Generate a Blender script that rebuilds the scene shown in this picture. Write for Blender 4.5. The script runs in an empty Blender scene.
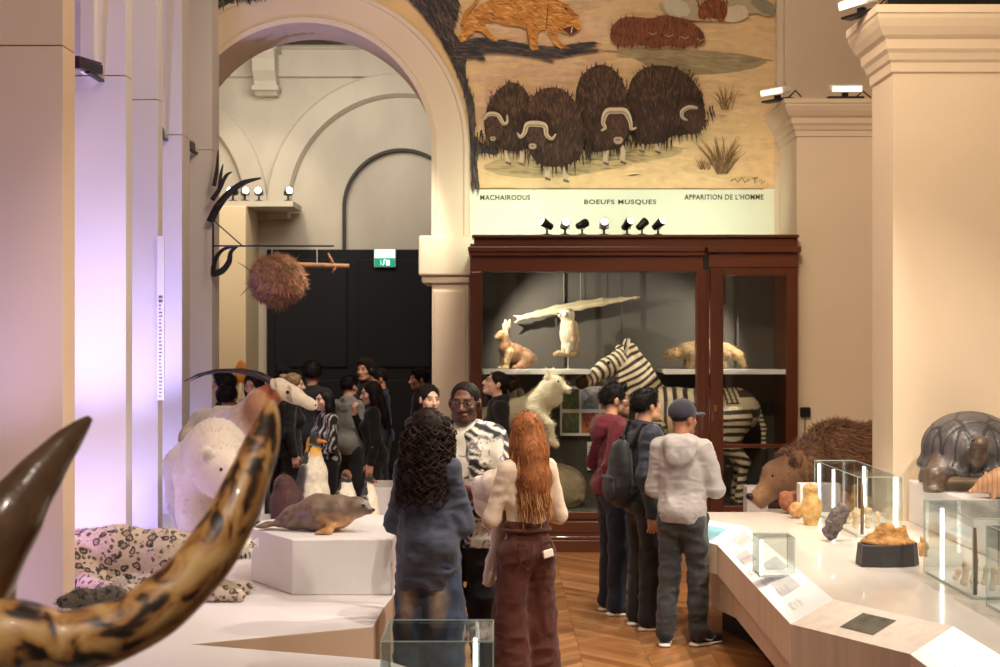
import bpy, math, random
import numpy as np
from mathutils import Vector, Matrix, Euler, noise as mnoise

random.seed(7); RNG = np.random.default_rng(7)
SC = bpy.context.scene; COL = SC.collection
PI = math.pi

# ------------------------------------------------------------------ camera
FPX, HY, CH = 1400.0, 338.0, 2.12          # focal length in px, horizon row, camera height
cam_d = bpy.data.cameras.new('camera'); cam = bpy.data.objects.new('camera', cam_d); COL.objects.link(cam)
cam.location = (0, 0, CH); cam.rotation_euler = (PI/2, 0, 0)
cam_d.sensor_width = 36; cam_d.lens = FPX*36/1000; cam_d.shift_y = (HY-333.5)/1000
cam_d.clip_start = .05; cam_d.clip_end = 100
cam_d.dof.use_dof = True; cam_d.dof.focus_distance = 9.0; cam_d.dof.aperture_fstop = 4.0
SC.camera = cam
SC.view_settings.view_transform = 'Standard'; SC.view_settings.look = 'None'
SC.view_settings.exposure = 0.0; SC.view_settings.gamma = 1.0; SC.view_settings.use_curve_mapping = False

# ------------------------------------------------------------------ world and lights
W = bpy.data.worlds.new('museum_air'); SC.world = W; W.use_nodes = True
W.node_tree.nodes['Background'].inputs[0].default_value = (1.0, .84, .70, 1)
W.node_tree.nodes['Background'].inputs[1].default_value = .055

def light(kind, name, loc, to, power, col=(1, .86, .68), size=.3, angle=60, blend=.5, sy=None):
    d = bpy.data.lights.new(name, kind); o = bpy.data.objects.new(name, d); COL.objects.link(o)
    o.location = loc; d.energy = power; d.color = col
    if to is not None: o.rotation_euler = (Vector(to)-Vector(loc)).to_track_quat('-Z', 'Y').to_euler()
    if kind == 'SPOT': d.spot_size = math.radians(angle); d.spot_blend = blend; d.shadow_soft_size = size
    elif kind == 'AREA':
        d.size = size
        if sy: d.shape = 'RECTANGLE'; d.size_y = sy
    else: d.shadow_soft_size = size
    return o
WARM = (1, .80, .56); NEUT = (1, .90, .77); VIO = (.45, .41, 1.0); COOL = (.86, 1.0, .80)
# ceiling track spots of the hall
light('SPOT', 'track_spot', (3.0, 8.2, 5.6), (.7, 9.6, .9), 820, NEUT, .08, 60)
light('SPOT', 'track_spot', (2.2, 13.2, 5.0), (.1, 8.3, 1.1), 620, NEUT, .06, 52)
light('SPOT', 'track_spot', (3.4, 4.5, 5.6), (2.2, 8.2, .8), 880, NEUT, .08, 60)
light('SPOT', 'track_spot', (1.0, 6.4, 5.8), (-1.3, 9.6, .8), 460, NEUT, .07, 60)
light('SPOT', 'track_spot', (-2.0, 4.2, 5.6), (0, 8.4, 1.3), 260, WARM, .10, 60)
light('SPOT', 'track_spot', (-.6, .8, 5.4), (-1.2, 3.0, 1.4), 520, NEUT, .1, 50)
light('SPOT', 'track_spot', (.6, 4.2, 5.8), (-3.2, 7.95, 3.0), 420, WARM, .15, 42)
light('SPOT', 'track_spot', (-.2, 9.5, 6.2), (-.9, 14.9, 3.6), 150, WARM, .2, 60)
light('SPOT', 'track_spot', (1.2, 7.5, 6.0), (3.4, 11.0, 2.2), 620, WARM, .25, 75)
light('AREA', 'overhead_fill', (0, 9.0, 7.4), (.0, 11.0, 0), 140, (1, .80, .60), 4.0)  # broad warm fill added overhead, not a fixture of the hall
light('AREA', 'overhead_fill', (.6, 9.6, 6.6), (.6, 15, 4.6), 60, (1, .80, .58), 2.6)  # second added fill, lifts the mural wall; no fixture hangs there
# violet floor uplights standing on the platform before the piers of the left wall
for (x, y, tx, ty, p) in ((-2.75, 7.25, -3.0, 7.95, .5), (-3.12, 9.75, -3.0, 10.5, 1.25), (-3.1, 11.05, -3.0, 11.6, .8), (-3.35, 12.9, -3.3, 13.6, 1.2), (-3.2, 13.95, -3.1, 14.5, 1.3)):
    light('AREA', 'violet_uplight_and_spill', (x, y, .62), (tx, ty, 1.2), 7*p, VIO, .22)
    light('SPOT', 'violet_uplight_and_spill', (x, y-.25, .62), (tx, ty, 4.4), 420*p, VIO, .08, 70, 1.0)
light('AREA', 'violet_uplight_and_spill', (-3.0, 8.5, 1.0), (-2.2, 8.8, .75), 7, (.62, .36, 1.0), .2)  # added lamp imitating uplight spill on the leopard; no uplight stands here
# small spots on the cabinet top, aimed at the foot of the mural
for px_ in (-.2, .6, 1.4, 2.2):
    light('SPOT', 'cabinet_top_spot', (px_, 14.0, 3.28), (px_, 14.9, 3.62), 25, COOL, .03, 140, .8)
# inside the glazed cabinet
light('SPOT', 'vitrine_spot', (-.02, 14.04, 2.62), (.9, 14.6, 1.9), 110, NEUT, .02, 115, .6)
light('SPOT', 'vitrine_spot', (2.55, 14.06, 2.5), (1.5, 14.7, 1.7), 85, NEUT, .02, 110, .6)
# the hall beyond the arch
light('AREA', 'far_hall_wash', (-2.4, 18.2, 6.3), (-2.4, 20.6, 4.6), 190, (1, .87, .70), 3.0)
light('SPOT', 'far_hall_spot', (-3.3, 17.5, 6.2), (-3.7, 20.3, 4.0), 160, WARM, .1, 50)
light('SPOT', 'far_hall_spot', (-.6, 13.4, 5.4), (-1.9, 15.6, 1.5), 620, NEUT, .06, 40)

# ------------------------------------------------------------------ pixel helpers (frame 1000x667)
def gz(px, py, z):                       # the point on the level z seen at a pixel
    Y = FPX*(CH-z)/(py-HY); return Vector(((px-500)*Y/FPX, Y, z))
def gy(px, py, Y):                       # the point at the distance Y seen at a pixel
    return Vector(((px-500)*Y/FPX, Y, CH-(py-HY)*Y/FPX))
def X_(px, Y): return (px-500)*Y/FPX
def Z_(py, Y): return CH-(py-HY)*Y/FPX

# ------------------------------------------------------------------ materials
def lin(c):
    c = np.asarray(c, float)/255.0
    return np.where(c <= .04045, c/12.92, ((c+.055)/1.055)**2.4)
def L4(c): r = lin(c); return (float(r[0]), float(r[1]), float(r[2]), 1)
_mats = {}
def M(name, rgb=(200, 200, 200), rough=.6, vc=False, nz=None, bump=None, metal=0, emit=0, coat=0, sheen=0, spec=.5, alpha=None):
    """procedural principled material; nz=(scale, amount[, stretch]) mottles, bump=(scale, strength[, stretch])"""
    if name in _mats: return _mats[name]
    m = bpy.data.materials.new(name); m.use_nodes = True; nt = m.node_tree; N = nt.nodes; Lk = nt.links.new
    b = N['Principled BSDF']; b.inputs['Roughness'].default_value = rough; b.inputs['Metallic'].default_value = metal
    b.inputs['Specular IOR Level'].default_value = spec
    b.inputs['Coat Weight'].default_value = coat; b.inputs['Sheen Weight'].default_value = sheen
    tc = N.new('ShaderNodeTexCoord')
    if vc:
        a = N.new('ShaderNodeAttribute'); a.attribute_name = 'Col'; src = a.outputs['Color']
    else:
        a = N.new('ShaderNodeRGB'); a.outputs[0].default_value = L4(rgb); src = a.outputs[0]
    def tex(p):
        mp = N.new('ShaderNodeMapping'); Lk(tc.outputs['Object'], mp.inputs[0])
        mp.inputs['Scale'].default_value = p[2] if len(p) > 2 else (1, 1, 1)
        n = N.new('ShaderNodeTexNoise'); n.inputs['Scale'].default_value = p[0]; n.inputs['Detail'].default_value = 4
        Lk(mp.outputs[0], n.inputs['Vector']); return n.outputs['Fac']
    if nz:
        mr = N.new('ShaderNodeMapRange'); Lk(tex(nz), mr.inputs[0]); mr.inputs[1].default_value = .25; mr.inputs[2].default_value = .75
        mr.inputs[3].default_value = 1-nz[1]; mr.inputs[4].default_value = 1+nz[1]*.6
        vm = N.new('ShaderNodeVectorMath'); vm.operation = 'SCALE'; Lk(src, vm.inputs[0]); Lk(mr.outputs[0], vm.inputs['Scale']); src = vm.outputs[0]
    Lk(src, b.inputs['Base Color'])
    if emit:
        Lk(src, b.inputs['Emission Color']); b.inputs['Emission Strength'].default_value = emit
    if bump:
        bp = N.new('ShaderNodeBump'); bp.inputs['Strength'].default_value = bump[1]; bp.inputs['Distance'].default_value = .02
        Lk(tex(bump), bp.inputs['Height']); Lk(bp.outputs[0], b.inputs['Normal'])
    _mats[name] = m; return m
def glass_mat(name, tint=(1, 1, 1), alpha=.0, rough=.02):
    if name in _mats: return _mats[name]
    m = bpy.data.materials.new(name); m.use_nodes = True; nt = m.node_tree; N = nt.nodes; N.clear(); Lk = nt.links.new
    o = N.new('ShaderNodeOutputMaterial'); t = N.new('ShaderNodeBsdfTransparent'); g = N.new('ShaderNodeBsdfGlossy'); mx = N.new('ShaderNodeMixShader')
    lw = N.new('ShaderNodeLayerWeight'); lw.inputs[0].default_value = .5; t.inputs[0].default_value = (*tint, 1); g.inputs['Roughness'].default_value = rough
    pw = N.new('ShaderNodeMath'); pw.operation = 'POWER'; pw.inputs[1].default_value = 5; Lk(lw.outputs['Facing'], pw.inputs[0])
    ad = N.new('ShaderNodeMath'); ad.operation = 'MULTIPLY_ADD'; ad.inputs[1].default_value = .55; ad.inputs[2].default_value = .035+alpha; Lk(pw.outputs[0], ad.inputs[0])
    Lk(ad.outputs[0], mx.inputs[0]); Lk(t.outputs[0], mx.inputs[1]); Lk(g.outputs[0], mx.inputs[2]); Lk(mx.outputs[0], o.inputs[0])
    _mats[name] = m; return m

# ------------------------------------------------------------------ objects
def link(o, parent=None):
    COL.objects.link(o)
    if parent is not None: o.parent = parent
    return o
def tag(o, label=None, cat=None, group=None, kind=None):
    if label: o['label'] = label
    if cat: o['category'] = cat
    if group: o['group'] = group
    if kind: o['kind'] = kind
    return o
def empty(name, loc, label, cat, rz=0, group=None):
    o = bpy.data.objects.new(name, None); o.empty_display_size = .1; o.location = loc; o.rotation_euler = (0, 0, rz)
    link(o); return tag(o, label, cat, group)
def mk(name, v, f, mat, parent=None, cols=None, smooth=False, mats=None, mi=None):
    """one mesh object; f is an (n,4)/(n,3) array or a list of index lists"""
    me = bpy.data.meshes.new(name); v = np.asarray(v, np.float32).reshape(-1, 3)
    me.vertices.add(len(v)); me.vertices.foreach_set('co', v.ravel())
    if isinstance(f, np.ndarray):
        ls = np.arange(len(f), dtype=np.int32)*f.shape[1]; lv = f.ravel().astype(np.int32)
    else:
        n = np.array([len(q) for q in f], np.int32); ls = np.concatenate([[0], np.cumsum(n)[:-1]]).astype(np.int32)
        lv = np.array([i for q in f for i in q], np.int32)
    me.loops.add(len(lv)); me.loops.foreach_set('vertex_index', lv)
    me.polygons.add(len(ls)); me.polygons.foreach_set('loop_start', ls)
    if mi is not None: me.polygons.foreach_set('material_index', np.asarray(mi, np.int32))
    me.update(calc_edges=True); me.validate()
    me.polygons.foreach_set('use_smooth', np.full(len(me.polygons), bool(smooth)))
    if cols is not None:
        c = np.ones((len(v), 4), np.float32); c[:, :3] = cols
        a = me.attributes.new('Col', 'FLOAT_COLOR', 'POINT'); a.data.foreach_set('color', c.ravel())
    for m_ in (mats or [mat]): me.materials.append(m_)
    return link(bpy.data.objects.new(name, me), parent)
def bevel(o, w=.006, s=2):
    b = o.modifiers.new('edge', 'BEVEL'); b.width = w; b.segments = s; b.limit_method = 'ANGLE'; b.angle_limit = .7; return o
def copy_tree(o, parent=None):
    c = o.copy(); COL.objects.link(c)
    if parent is not None: c.parent = parent
    for ch in list(o.children): copy_tree(ch, c)
    return c

def curve_pts(P, n=6):
    K = [Vector(p) for p in P]; m = len(K); out = []
    for i in range(m-1):
        a, b, c, d = K[max(i-1, 0)], K[i], K[i+1], K[min(i+2, m-1)]
        for u in [k/n for k in range(n)]+([1.0] if i == m-2 else []): out.append(.5*((2*b)+(c-a)*u+(2*a-5*b+4*c-d)*u*u+(-a+3*b-3*c+d)*u**3))
    return out
def curve_rad(R, n=6): return [float(x) for x in np.interp(np.linspace(0, len(R)-1, (len(R)-1)*n+1), range(len(R)), R)]
class MB:                                   # collects simple solids into one mesh
    def __init__(s): s.v = []; s.f = []; s.c = []; s.col = None
    def add(s, vs, fs):
        o = len(s.v); s.v += [tuple(p) for p in vs]; s.f += [[o+i for i in q] for q in fs]
        s.c += [tuple(s.col) if s.col is not None else (1, 1, 1)]*len(vs); return s
    def box(s, x0, x1, y0, y1, z0, z1):
        vs = [(x, y, z) for z in (z0, z1) for y in (y0, y1) for x in (x0, x1)]
        return s.add(vs, [(0, 2, 3, 1), (4, 5, 7, 6), (0, 1, 5, 4), (1, 3, 7, 5), (3, 2, 6, 7), (2, 0, 4, 6)])
    def obox(s, c, sx, sy, sz, R):           # oriented box
        vs = [Vector(c)+R@Vector((x*sx/2, y*sy/2, z*sz/2)) for z in (-1, 1) for y in (-1, 1) for x in (-1, 1)]
        return s.add(vs, [(0, 2, 3, 1), (4, 5, 7, 6), (0, 1, 5, 4), (1, 3, 7, 5), (3, 2, 6, 7), (2, 0, 4, 6)])
    def prism(s, poly, lo, hi, ax='z'):
        """closed outline extruded along ax; z: (x,y)  y: (x,z)  x: (y,z)"""
        def p3(p, t): return {'z': (p[0], p[1], t), 'y': (p[0], t, p[1]), 'x': (t, p[0], p[1])}[ax]
        n = len(poly); vs = [p3(p, lo) for p in poly]+[p3(p, hi) for p in poly]
        fs = [list(range(n))[::-1], list(range(n, 2*n))]+[[i, (i+1) % n, n+(i+1) % n, n+i] for i in range(n)]
        return s.add(vs, fs)
    def tube(s, pts, r, n=8, caps=True):
        pts = [Vector(p) for p in pts]; rs = r if hasattr(r, '__len__') else [r]*len(pts); vs = []; fs = []
        up = Vector((0, 0, 1)); t0 = (pts[1]-pts[0]).normalized()
        a = t0.cross(up) if abs(t0.z) < .9 else t0.cross(Vector((1, 0, 0))); a.normalize()
        for i, p in enumerate(pts):
            t = (pts[min(i+1, len(pts)-1)]-pts[max(i-1, 0)]).normalized()
            a = (a-t*a.dot(t)).normalized(); b = t.cross(a)
            for k in range(n):
                w = 2*PI*k/n; vs.append(p+(a*math.cos(w)+b*math.sin(w))*rs[i])
        for i in range(len(pts)-1):
            for k in range(n): fs.append((i*n+k, i*n+(k+1) % n, (i+1)*n+(k+1) % n, (i+1)*n+k))
        if caps: fs += [list(range(n))[::-1], list(range((len(pts)-1)*n, len(pts)*n))]
        return s.add(vs, fs)
    def lathe(s, prof, c=(0, 0, 0), n=20, R=None):     # profile of (radius, z)
        vs = []; fs = []; m = len(prof)
        for (r, z) in prof:
            for k in range(n):
                p = Vector((r*math.cos(2*PI*k/n), r*math.sin(2*PI*k/n), z))
                vs.append(Vector(c)+(R@p if R else p))
        for i in range(m-1):
            for k in range(n): fs.append((i*n+k, i*n+(k+1) % n, (i+1)*n+(k+1) % n, (i+1)*n+k))
        fs += [list(range(n))[::-1], list(range((m-1)*n, m*n))]
        return s.add(vs, fs)
    def islands(s):
        par = list(range(len(s.v)))
        def fd(a):
            while par[a] != a: par[a] = par[par[a]]; a = par[a]
            return a
        for q in s.f:
            for b in q[1:]: par[fd(b)] = fd(q[0])
        out = {}
        for q in s.f: out.setdefault(fd(q[0]), []).append(q)
        res = []
        for fs in out.values():
            ids = sorted({i for q in fs for i in q}); mp_ = {a: k for k, a in enumerate(ids)}; m = MB(); m.v = [s.v[i] for i in ids]; m.c = [s.c[i] for i in ids]; m.f = [[mp_[i] for i in q] for q in fs]; res.append(m)
        return res
    def build(s, name, mat, parent=None, smooth=False, vc=False):
        return mk(name, s.v, s.f, mat, parent, cols=np.array(s.c) if vc else None, smooth=smooth)

# ------------------------------------------------------------------ numpy noise
def vnoise(p, seed=0):
    p = np.asarray(p, float); i = np.floor(p).astype(np.int64); f = p-i; u = f*f*(3-2*f); r = 0
    for dx in (0, 1):
        for dy in (0, 1):
            for dz in (0, 1):
                h = (i[:, 0]+dx)*374761393+(i[:, 1]+dy)*668265263+(i[:, 2]+dz)*2147483647+seed*974711
                h = (h ^ (h >> 13))*1274126177; h = (h ^ (h >> 16)) & 0xffff
                w = (u[:, 0] if dx else 1-u[:, 0])*(u[:, 1] if dy else 1-u[:, 1])*(u[:, 2] if dz else 1-u[:, 2])
                r = r+w*(h/32767.5-1)
    return r

# ------------------------------------------------------------------ smooth solids for bodies and cloth
class Sdf:
    def __init__(s): s.P = []; s.M = Matrix.Identity(4); s.k = .02; s.c = (1, 1, 1); s.tag = ''
    def _put(s, kind, data, lo, hi, k, c, op, tag):
        M_ = np.array(s.M); sc = float(np.cbrt(abs(np.linalg.det(M_[:3, :3]))))
        cs = np.array([[x, y, z] for x in (lo[0], hi[0]) for y in (lo[1], hi[1]) for z in (lo[2], hi[2])])@M_[:3, :3].T+M_[:3, 3]
        k = s.k if k is None else k
        s.P.append(dict(kind=kind, d=data, lo=cs.min(0), hi=cs.max(0), k=k*sc, c=np.array(s.c if c is None else c), op=op,
                        tag=s.tag if tag is None else tag, I=np.linalg.inv(M_), sc=sc, t0=0.0)); return s.P[-1]
    def cone(s, a, b, ra, rb, k=None, c=None, op=1, fl=1, ax=(0, 1, 0), tag=None):
        a = np.array(a, float); b = np.array(b, float); m = max(ra, rb)
        return s._put('c', (a, b, ra, rb, fl, np.array(ax, float)), np.minimum(a, b)-m, np.maximum(a, b)+m, k, c, op, tag)
    def ell(s, c0, r, rot=None, k=None, c=None, op=1, tag=None):
        c0 = np.array(c0, float); r = np.array(r if hasattr(r, '__len__') else (r, r, r), float)
        R = np.array(Euler(rot).to_matrix()) if rot is not None else np.eye(3); m = r.max()
        return s._put('e', (c0, r, R), c0-m, c0+m, k, c, op, tag)
    def chain(s, pts, k=None, c=None, fl=1, ax=(0, 1, 0), tag=None):
        t = 0
        for p, q in zip(pts[:-1], pts[1:]):
            d = s.cone(p[:3], q[:3], p[3], q[3], k, c, 1, fl, ax, tag); d['t0'] = t
            t += float(np.linalg.norm(np.array(p[:3])-np.array(q[:3])))
    @staticmethod
    def dist(d, p):
        p = p@d['I'][:3, :3].T+d['I'][:3, 3]
        if d['kind'] == 'c':
            a, b, ra, rb, fl, ax = d['d']; ba = b-a; L = max(float(ba@ba), 1e-12)
            h = np.clip(((p-a)@ba)/L, 0, 1); q = p-a-h[..., None]*ba; t = h*math.sqrt(L)
            if fl != 1:
                w = q@ax; q = q+(w*(1/fl-1))[..., None]*ax
                dd = (np.sqrt((q*q).sum(-1))-(ra+(rb-ra)*h))*max(fl, .6)
            else: dd = np.sqrt((q*q).sum(-1))-(ra+(rb-ra)*h)
        else:
            c0, r, R = d['d']; q = (p-c0)@R; k0 = np.sqrt(((q/r)**2).sum(-1)); k1 = np.sqrt(((q/r**2)**2).sum(-1))+1e-9
            dd = k0*(k0-1)/k1; t = q[..., 0]
        return dd*d['sc'], t+d['t0']
    def mesh(s, h):
        kk = max(d['k'] for d in s.P); pad = 2.5*h+kk*.5
        un = [d for d in s.P if d['op'] > 0]
        lo = np.min([d['lo'] for d in un], 0)-pad; hi = np.max([d['hi'] for d in un], 0)+pad
        n = np.ceil((hi-lo)/h).astype(int)+1; f = np.full(n, .5, np.float32)
        for d in s.P:
            m = d['k']+3*h; i0 = np.clip(np.floor((d['lo']-m-lo)/h).astype(int), 0, n); i1 = np.clip(np.ceil((d['hi']+m-lo)/h).astype(int)+1, 0, n)
            if (i1 <= i0).any(): continue
            g = np.stack(np.meshgrid(*[lo[a]+h*np.arange(i0[a], i1[a]) for a in range(3)], indexing='ij'), -1).astype(np.float32)
            dd, _ = s.dist(d, g); sl = tuple(slice(i0[a], i1[a]) for a in range(3)); cur = f[sl]; k = max(d['k'], 1e-5)
            if d['op'] > 0:
                hh = np.clip(k-np.abs(cur-dd), 0, None)/k; f[sl] = np.minimum(cur, dd)-hh*hh*k*.25
            else:
                hh = np.clip(k-np.abs(cur+dd), 0, None)/k; f[sl] = np.maximum(cur, -dd)+hh*hh*k*.25
        return nets(f, lo, h)
    def attrs(s, v, soft=.004):
        """per vertex: blended colour, tag of the nearest piece, distance along it"""
        un = [d for d in s.P if d['op'] > 0]; D = np.empty((len(un), len(v))); T = np.empty_like(D)
        for i, d in enumerate(un): D[i], T[i] = s.dist(d, v)
        w = np.exp(-np.clip((D-D.min(0))/soft, 0, 50)); w /= w.sum(0); j = D.argmin(0)
        return w.T@np.array([d['c'] for d in un]), np.array([d['tag'] for d in un])[j], T[j, np.arange(len(v))]
def nets(f, lo, h):
    sg = f < 0; nx, ny, nz = f.shape
    C = [(a, b, c) for a in (0, 1) for b in (0, 1) for c in (0, 1)]
    cnt = sum(sg[a:nx-1+a, b:ny-1+b, c:nz-1+c].astype(np.int8) for a, b, c in C); act = (cnt > 0) & (cnt < 8)
    I = np.argwhere(act); fv = np.stack([f[I[:, 0]+a, I[:, 1]+b, I[:, 2]+c] for a, b, c in C], 1); Cn = np.array(C, float)
    acc = np.zeros((len(I), 3)); ct = np.zeros(len(I))
    for i in range(8):
        for j in range(i+1, 8):
            if np.abs(Cn[i]-Cn[j]).sum() != 1: continue
            a, b = fv[:, i], fv[:, j]; m = (a < 0) != (b < 0); t = np.where(m, a/np.where(m, a-b, 1), 0)
            acc += m[:, None]*(Cn[i]+(Cn[j]-Cn[i])*t[:, None]); ct += m
    v = lo+h*(I+acc/ct[:, None]); idx = np.full(act.shape, -1, np.int64); idx[act] = np.arange(len(I)); F = []
    for ax in range(3):
        o = [a for a in range(3) if a != ax]; sl0 = [slice(1, -1)]*3; sl1 = [slice(1, -1)]*3; sl0[ax] = slice(0, -1); sl1[ax] = slice(1, None)
        a, b = sg[tuple(sl0)], sg[tuple(sl1)]; e = np.argwhere(a != b); inv = a[tuple(e.T)]
        off = np.array([1, 1, 1]); off[ax] = 0; e = e+off; q = []
        for du, dv in ((-1, -1), (0, -1), (0, 0), (-1, 0)):
            w = e.copy(); w[:, o[0]] += du; w[:, o[1]] += dv; q.append(idx[tuple(w.T)])
        q = np.stack(q, 1); fl = inv if ax != 1 else ~inv; q[~fl] = q[~fl][:, ::-1]; F.append(q)
    F = np.concatenate(F); return v, F[(F >= 0).all(1)]
def vnormals(v, f):
    n = np.zeros_like(v); fn = np.cross(v[f[:, 2]]-v[f[:, 0]], v[f[:, 3]]-v[f[:, 1]])
    for i in range(4): np.add.at(n, f[:, i], fn)
    return n/(np.linalg.norm(n, axis=1)[:, None]+1e-12)
def wrinkle(v, f, amp, sc=(9, 9, 14), seed=0):
    n = vnormals(v, f); q = v*np.array(sc); q = q+.35*np.stack([vnoise(q*.6+i*7.1, seed+5+i) for i in range(3)], 1)
    r1 = .30-np.abs(vnoise(q*.9+31, seed+2)); r2 = .28-np.abs(vnoise(q*1.9+11, seed+3)); w = .45*vnoise(q*.5+seed*3.7, seed)+1.0*r1+.4*r2
    return v+n*(w*amp)[:, None]
def fur(v, f, cols, n, ln, comb, seed=0, wd=.004, jit=.35, shade=.25, sel=None, up=.45):
    """short tapering tufts added to the same mesh: returns v, f (as lists), cols"""
    rg = np.random.default_rng(seed); nr = vnormals(v, f)
    pool = np.arange(len(v)) if sel is None else np.nonzero(sel)[0]
    i = rg.choice(pool, n); p = v[i]; d = np.asarray(comb(p, nr[i]) if callable(comb) else np.tile(comb, (n, 1)), float)
    dn = (d*nr[i]).sum(1); d = d-nr[i]*dn[:, None]; d = d+nr[i]*up+rg.normal(0, jit, (n, 3))*.5; d /= np.linalg.norm(d, axis=1)[:, None]
    sd = np.cross(d, nr[i]); sd /= np.linalg.norm(sd, axis=1)[:, None]+1e-9; l = ln*rg.uniform(.6, 1.3, n)
    a = p-nr[i]*.004-sd*wd; b = p-nr[i]*.004+sd*wd; t = p+d*l[:, None]
    nv = np.stack([a, b, t], 1).reshape(-1, 3); nf = (np.arange(3*n).reshape(n, 3)+len(v))
    cc = cols[i]*(1+rg.uniform(-shade, shade, n))[:, None]
    return np.concatenate([v, nv]), [list(q) for q in f]+[list(q) for q in nf], np.concatenate([cols, np.repeat(cc, 3, 0)])
def join(parts):
    V = []; F = []; C = []; o = 0
    for v, f, c in parts:
        V.append(v); F.append(f+o); C.append(c); o += len(v)
    return np.concatenate(V), np.concatenate(F), np.concatenate(C)
def frame(y, z):                             # rotation whose Y is y and whose Z is nearest z
    y = Vector(y).normalized(); z = Vector(z); z = (z-y*z.dot(y)).normalized(); x = y.cross(z)
    return Matrix((x, y, z)).transposed()
# ================================================================== the setting
PLAS = M('cream_plaster', (226, 205, 178), .75, nz=(1.3, .05), bump=(9, .05))
PLAS2 = M('pale_plaster', (228, 216, 196), .8, nz=(1.0, .07), bump=(9, .05))
LILAC = M('white_pier_paint', (232, 224, 222), .7, nz=(1.5, .03))
STONE = M('limestone', (206, 200, 188), .85, nz=(2.2, .12, (1, 1, .5)), bump=(14, .1))
BLACK = M('black_metal', (18, 18, 20), .4)
DARKW = M('blackened_wood', (8, 14, 24), .8, nz=(4, .3, (1, 1, .15)))
WHITE = M('white_lacquer', (240, 238, 236), .35)
def st(o): o['kind'] = 'structure'; return o

def make_floor():
    mb = MB(); rg = random.Random(3); w, L, A = .085, .62, math.radians(45)
    dx, dy = L*math.cos(A), L*math.sin(A); step = w/math.cos(A)
    pal = [lin(c) for c in ((182, 128, 80), (170, 116, 70), (190, 138, 90), (162, 108, 64), (176, 122, 74), (186, 132, 86))]
    i = 0; x = -5.2
    while x < 5.2:
        s = 1 if i % 2 == 0 else -1; y = 3.2
        while y < 22.5:
            y0, y1 = (y, y+dy) if s > 0 else (y+dy, y)
            mb.col = np.array(rg.choice(pal))*rg.uniform(.8, 1.12)
            mb.add([(x, y0, 0), (x+dx, y1, 0), (x+dx, y1+step-.004, 0), (x, y0+step-.004, 0)], [(0, 1, 2, 3)])
            y += step
        x += dx+.003; i += 1
    mb.col = lin((40, 24, 14)); mb.box(-5.2, 5.2, 3.0, 23, -.08, -.002)
    return st(mb.build('floor', M('oak_parquet', vc=True, rough=.30, nz=(6, .14, (1, .6, 1)), bump=(60, .02), coat=.15), vc=True))
make_floor()

def arch_wall(name, mat, xc, zc, r, x0, x1, z0, z1, y0, y1, parent=None, zb=0.0, n=40):
    """flat wall between y0 and y1 with a round-headed opening of radius r running down to zb"""
    cor = [math.atan2(z1-zc, x1-xc), math.atan2(z1-zc, x0-xc)]
    an = sorted(list(np.linspace(0, PI, n))+cor); inn = [(xc+r, zb)]; out = [(x1, zb)]
    for a in an:
        c, s = math.cos(a), math.sin(a); inn.append((xc+r*c, zc+r*s)); t = 1e9
        if c > 1e-9: t = min(t, (x1-xc)/c)
        if c < -1e-9: t = min(t, (x0-xc)/c)
        if s > 1e-9: t = min(t, (z1-zc)/s)
        out.append((xc+t*c, zc+t*s))
    inn.append((xc-r, zb)); out.append((x0, zb)); mb = MB(); m = len(inn)
    vs = [(p[0], y, p[1]) for y in (y0, y1) for ring in (inn, out) for p in ring]; fs = []
    for i in range(m-1):
        fs += [(i, i+1, m+i+1, m+i), (2*m+i+1, 2*m+i, 3*m+i, 3*m+i+1), (i+1, i, 2*m+i, 2*m+i+1), (m+i, m+i+1, 3*m+i+1, 3*m+i)]
    mb.add(vs, fs); return mb.build(name, mat, parent)
WY = 14.9; AXc, AZc, ARi, ARo = -2.075, 4.12, 1.35, 1.757
st(arch_wall('wall_back', PLAS, AXc, AZc, ARi, -5.2, 5.2, 0, 7.6, WY, WY+.83))
def arch_path(r, zlow, n=48, xc=AXc, zc=AZc):
    return [(1, 0, zlow-zc)]+[(math.cos(a), math.sin(a), 0) for a in np.linspace(0, PI, n)]+[(-1, 0, zlow-zc)]
def archivolt(name, mat, prof, zlow, xc=AXc, zc=AZc):
    pts = arch_path(1, zlow, 48, xc, zc); mb = MB(); m = len(prof); vs = []; fs = []
    for (c, s, dz) in pts:
        for (r, y) in prof: vs.append((xc+r*c, y, zc+r*s+dz))
    for i in range(len(pts)-1):
        for k in range(m-1): fs.append((i*m+k, i*m+k+1, (i+1)*m+k+1, (i+1)*m+k))
    fs += [tuple(range(m))[::-1], tuple(range((len(pts)-1)*m, len(pts)*m))]
    return mb.add(vs, fs) and mb.build(name, mat)
st(archivolt('trim_archivolt', PLAS, [(ARi-.002, WY+.02), (ARi-.002, WY-.05), (ARi+.05, WY-.065), (ARi+.06, WY-.045), (ARo-.07, WY-.045), (ARo-.06, WY-.065), (ARo-.02, WY-.065), (ARo, WY-.04), (ARo, WY+.02)], 3.2))
im = MB(); im.box(-.86, -.29, 14.76, 15.80, 2.78, 3.20); im.box(-.83, -.32, 14.80, 15.78, 2.70, 2.78)
st(bevel(im.build('trim_impost', PLAS), .02))
im = MB(); im.box(-3.86, -3.29, 14.76, 15.80, 2.78, 3.20); st(bevel(im.build('trim_impost_west', PLAS), .02))
pl = MB(); pl.box(-.722, -.33, 14.84, 14.95, 0, 2.70); pl.box(-.70, -.36, 14.825, 14.95, .12, 2.62); st(bevel(pl.build('trim_jamb', PLAS), .01))

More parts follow.
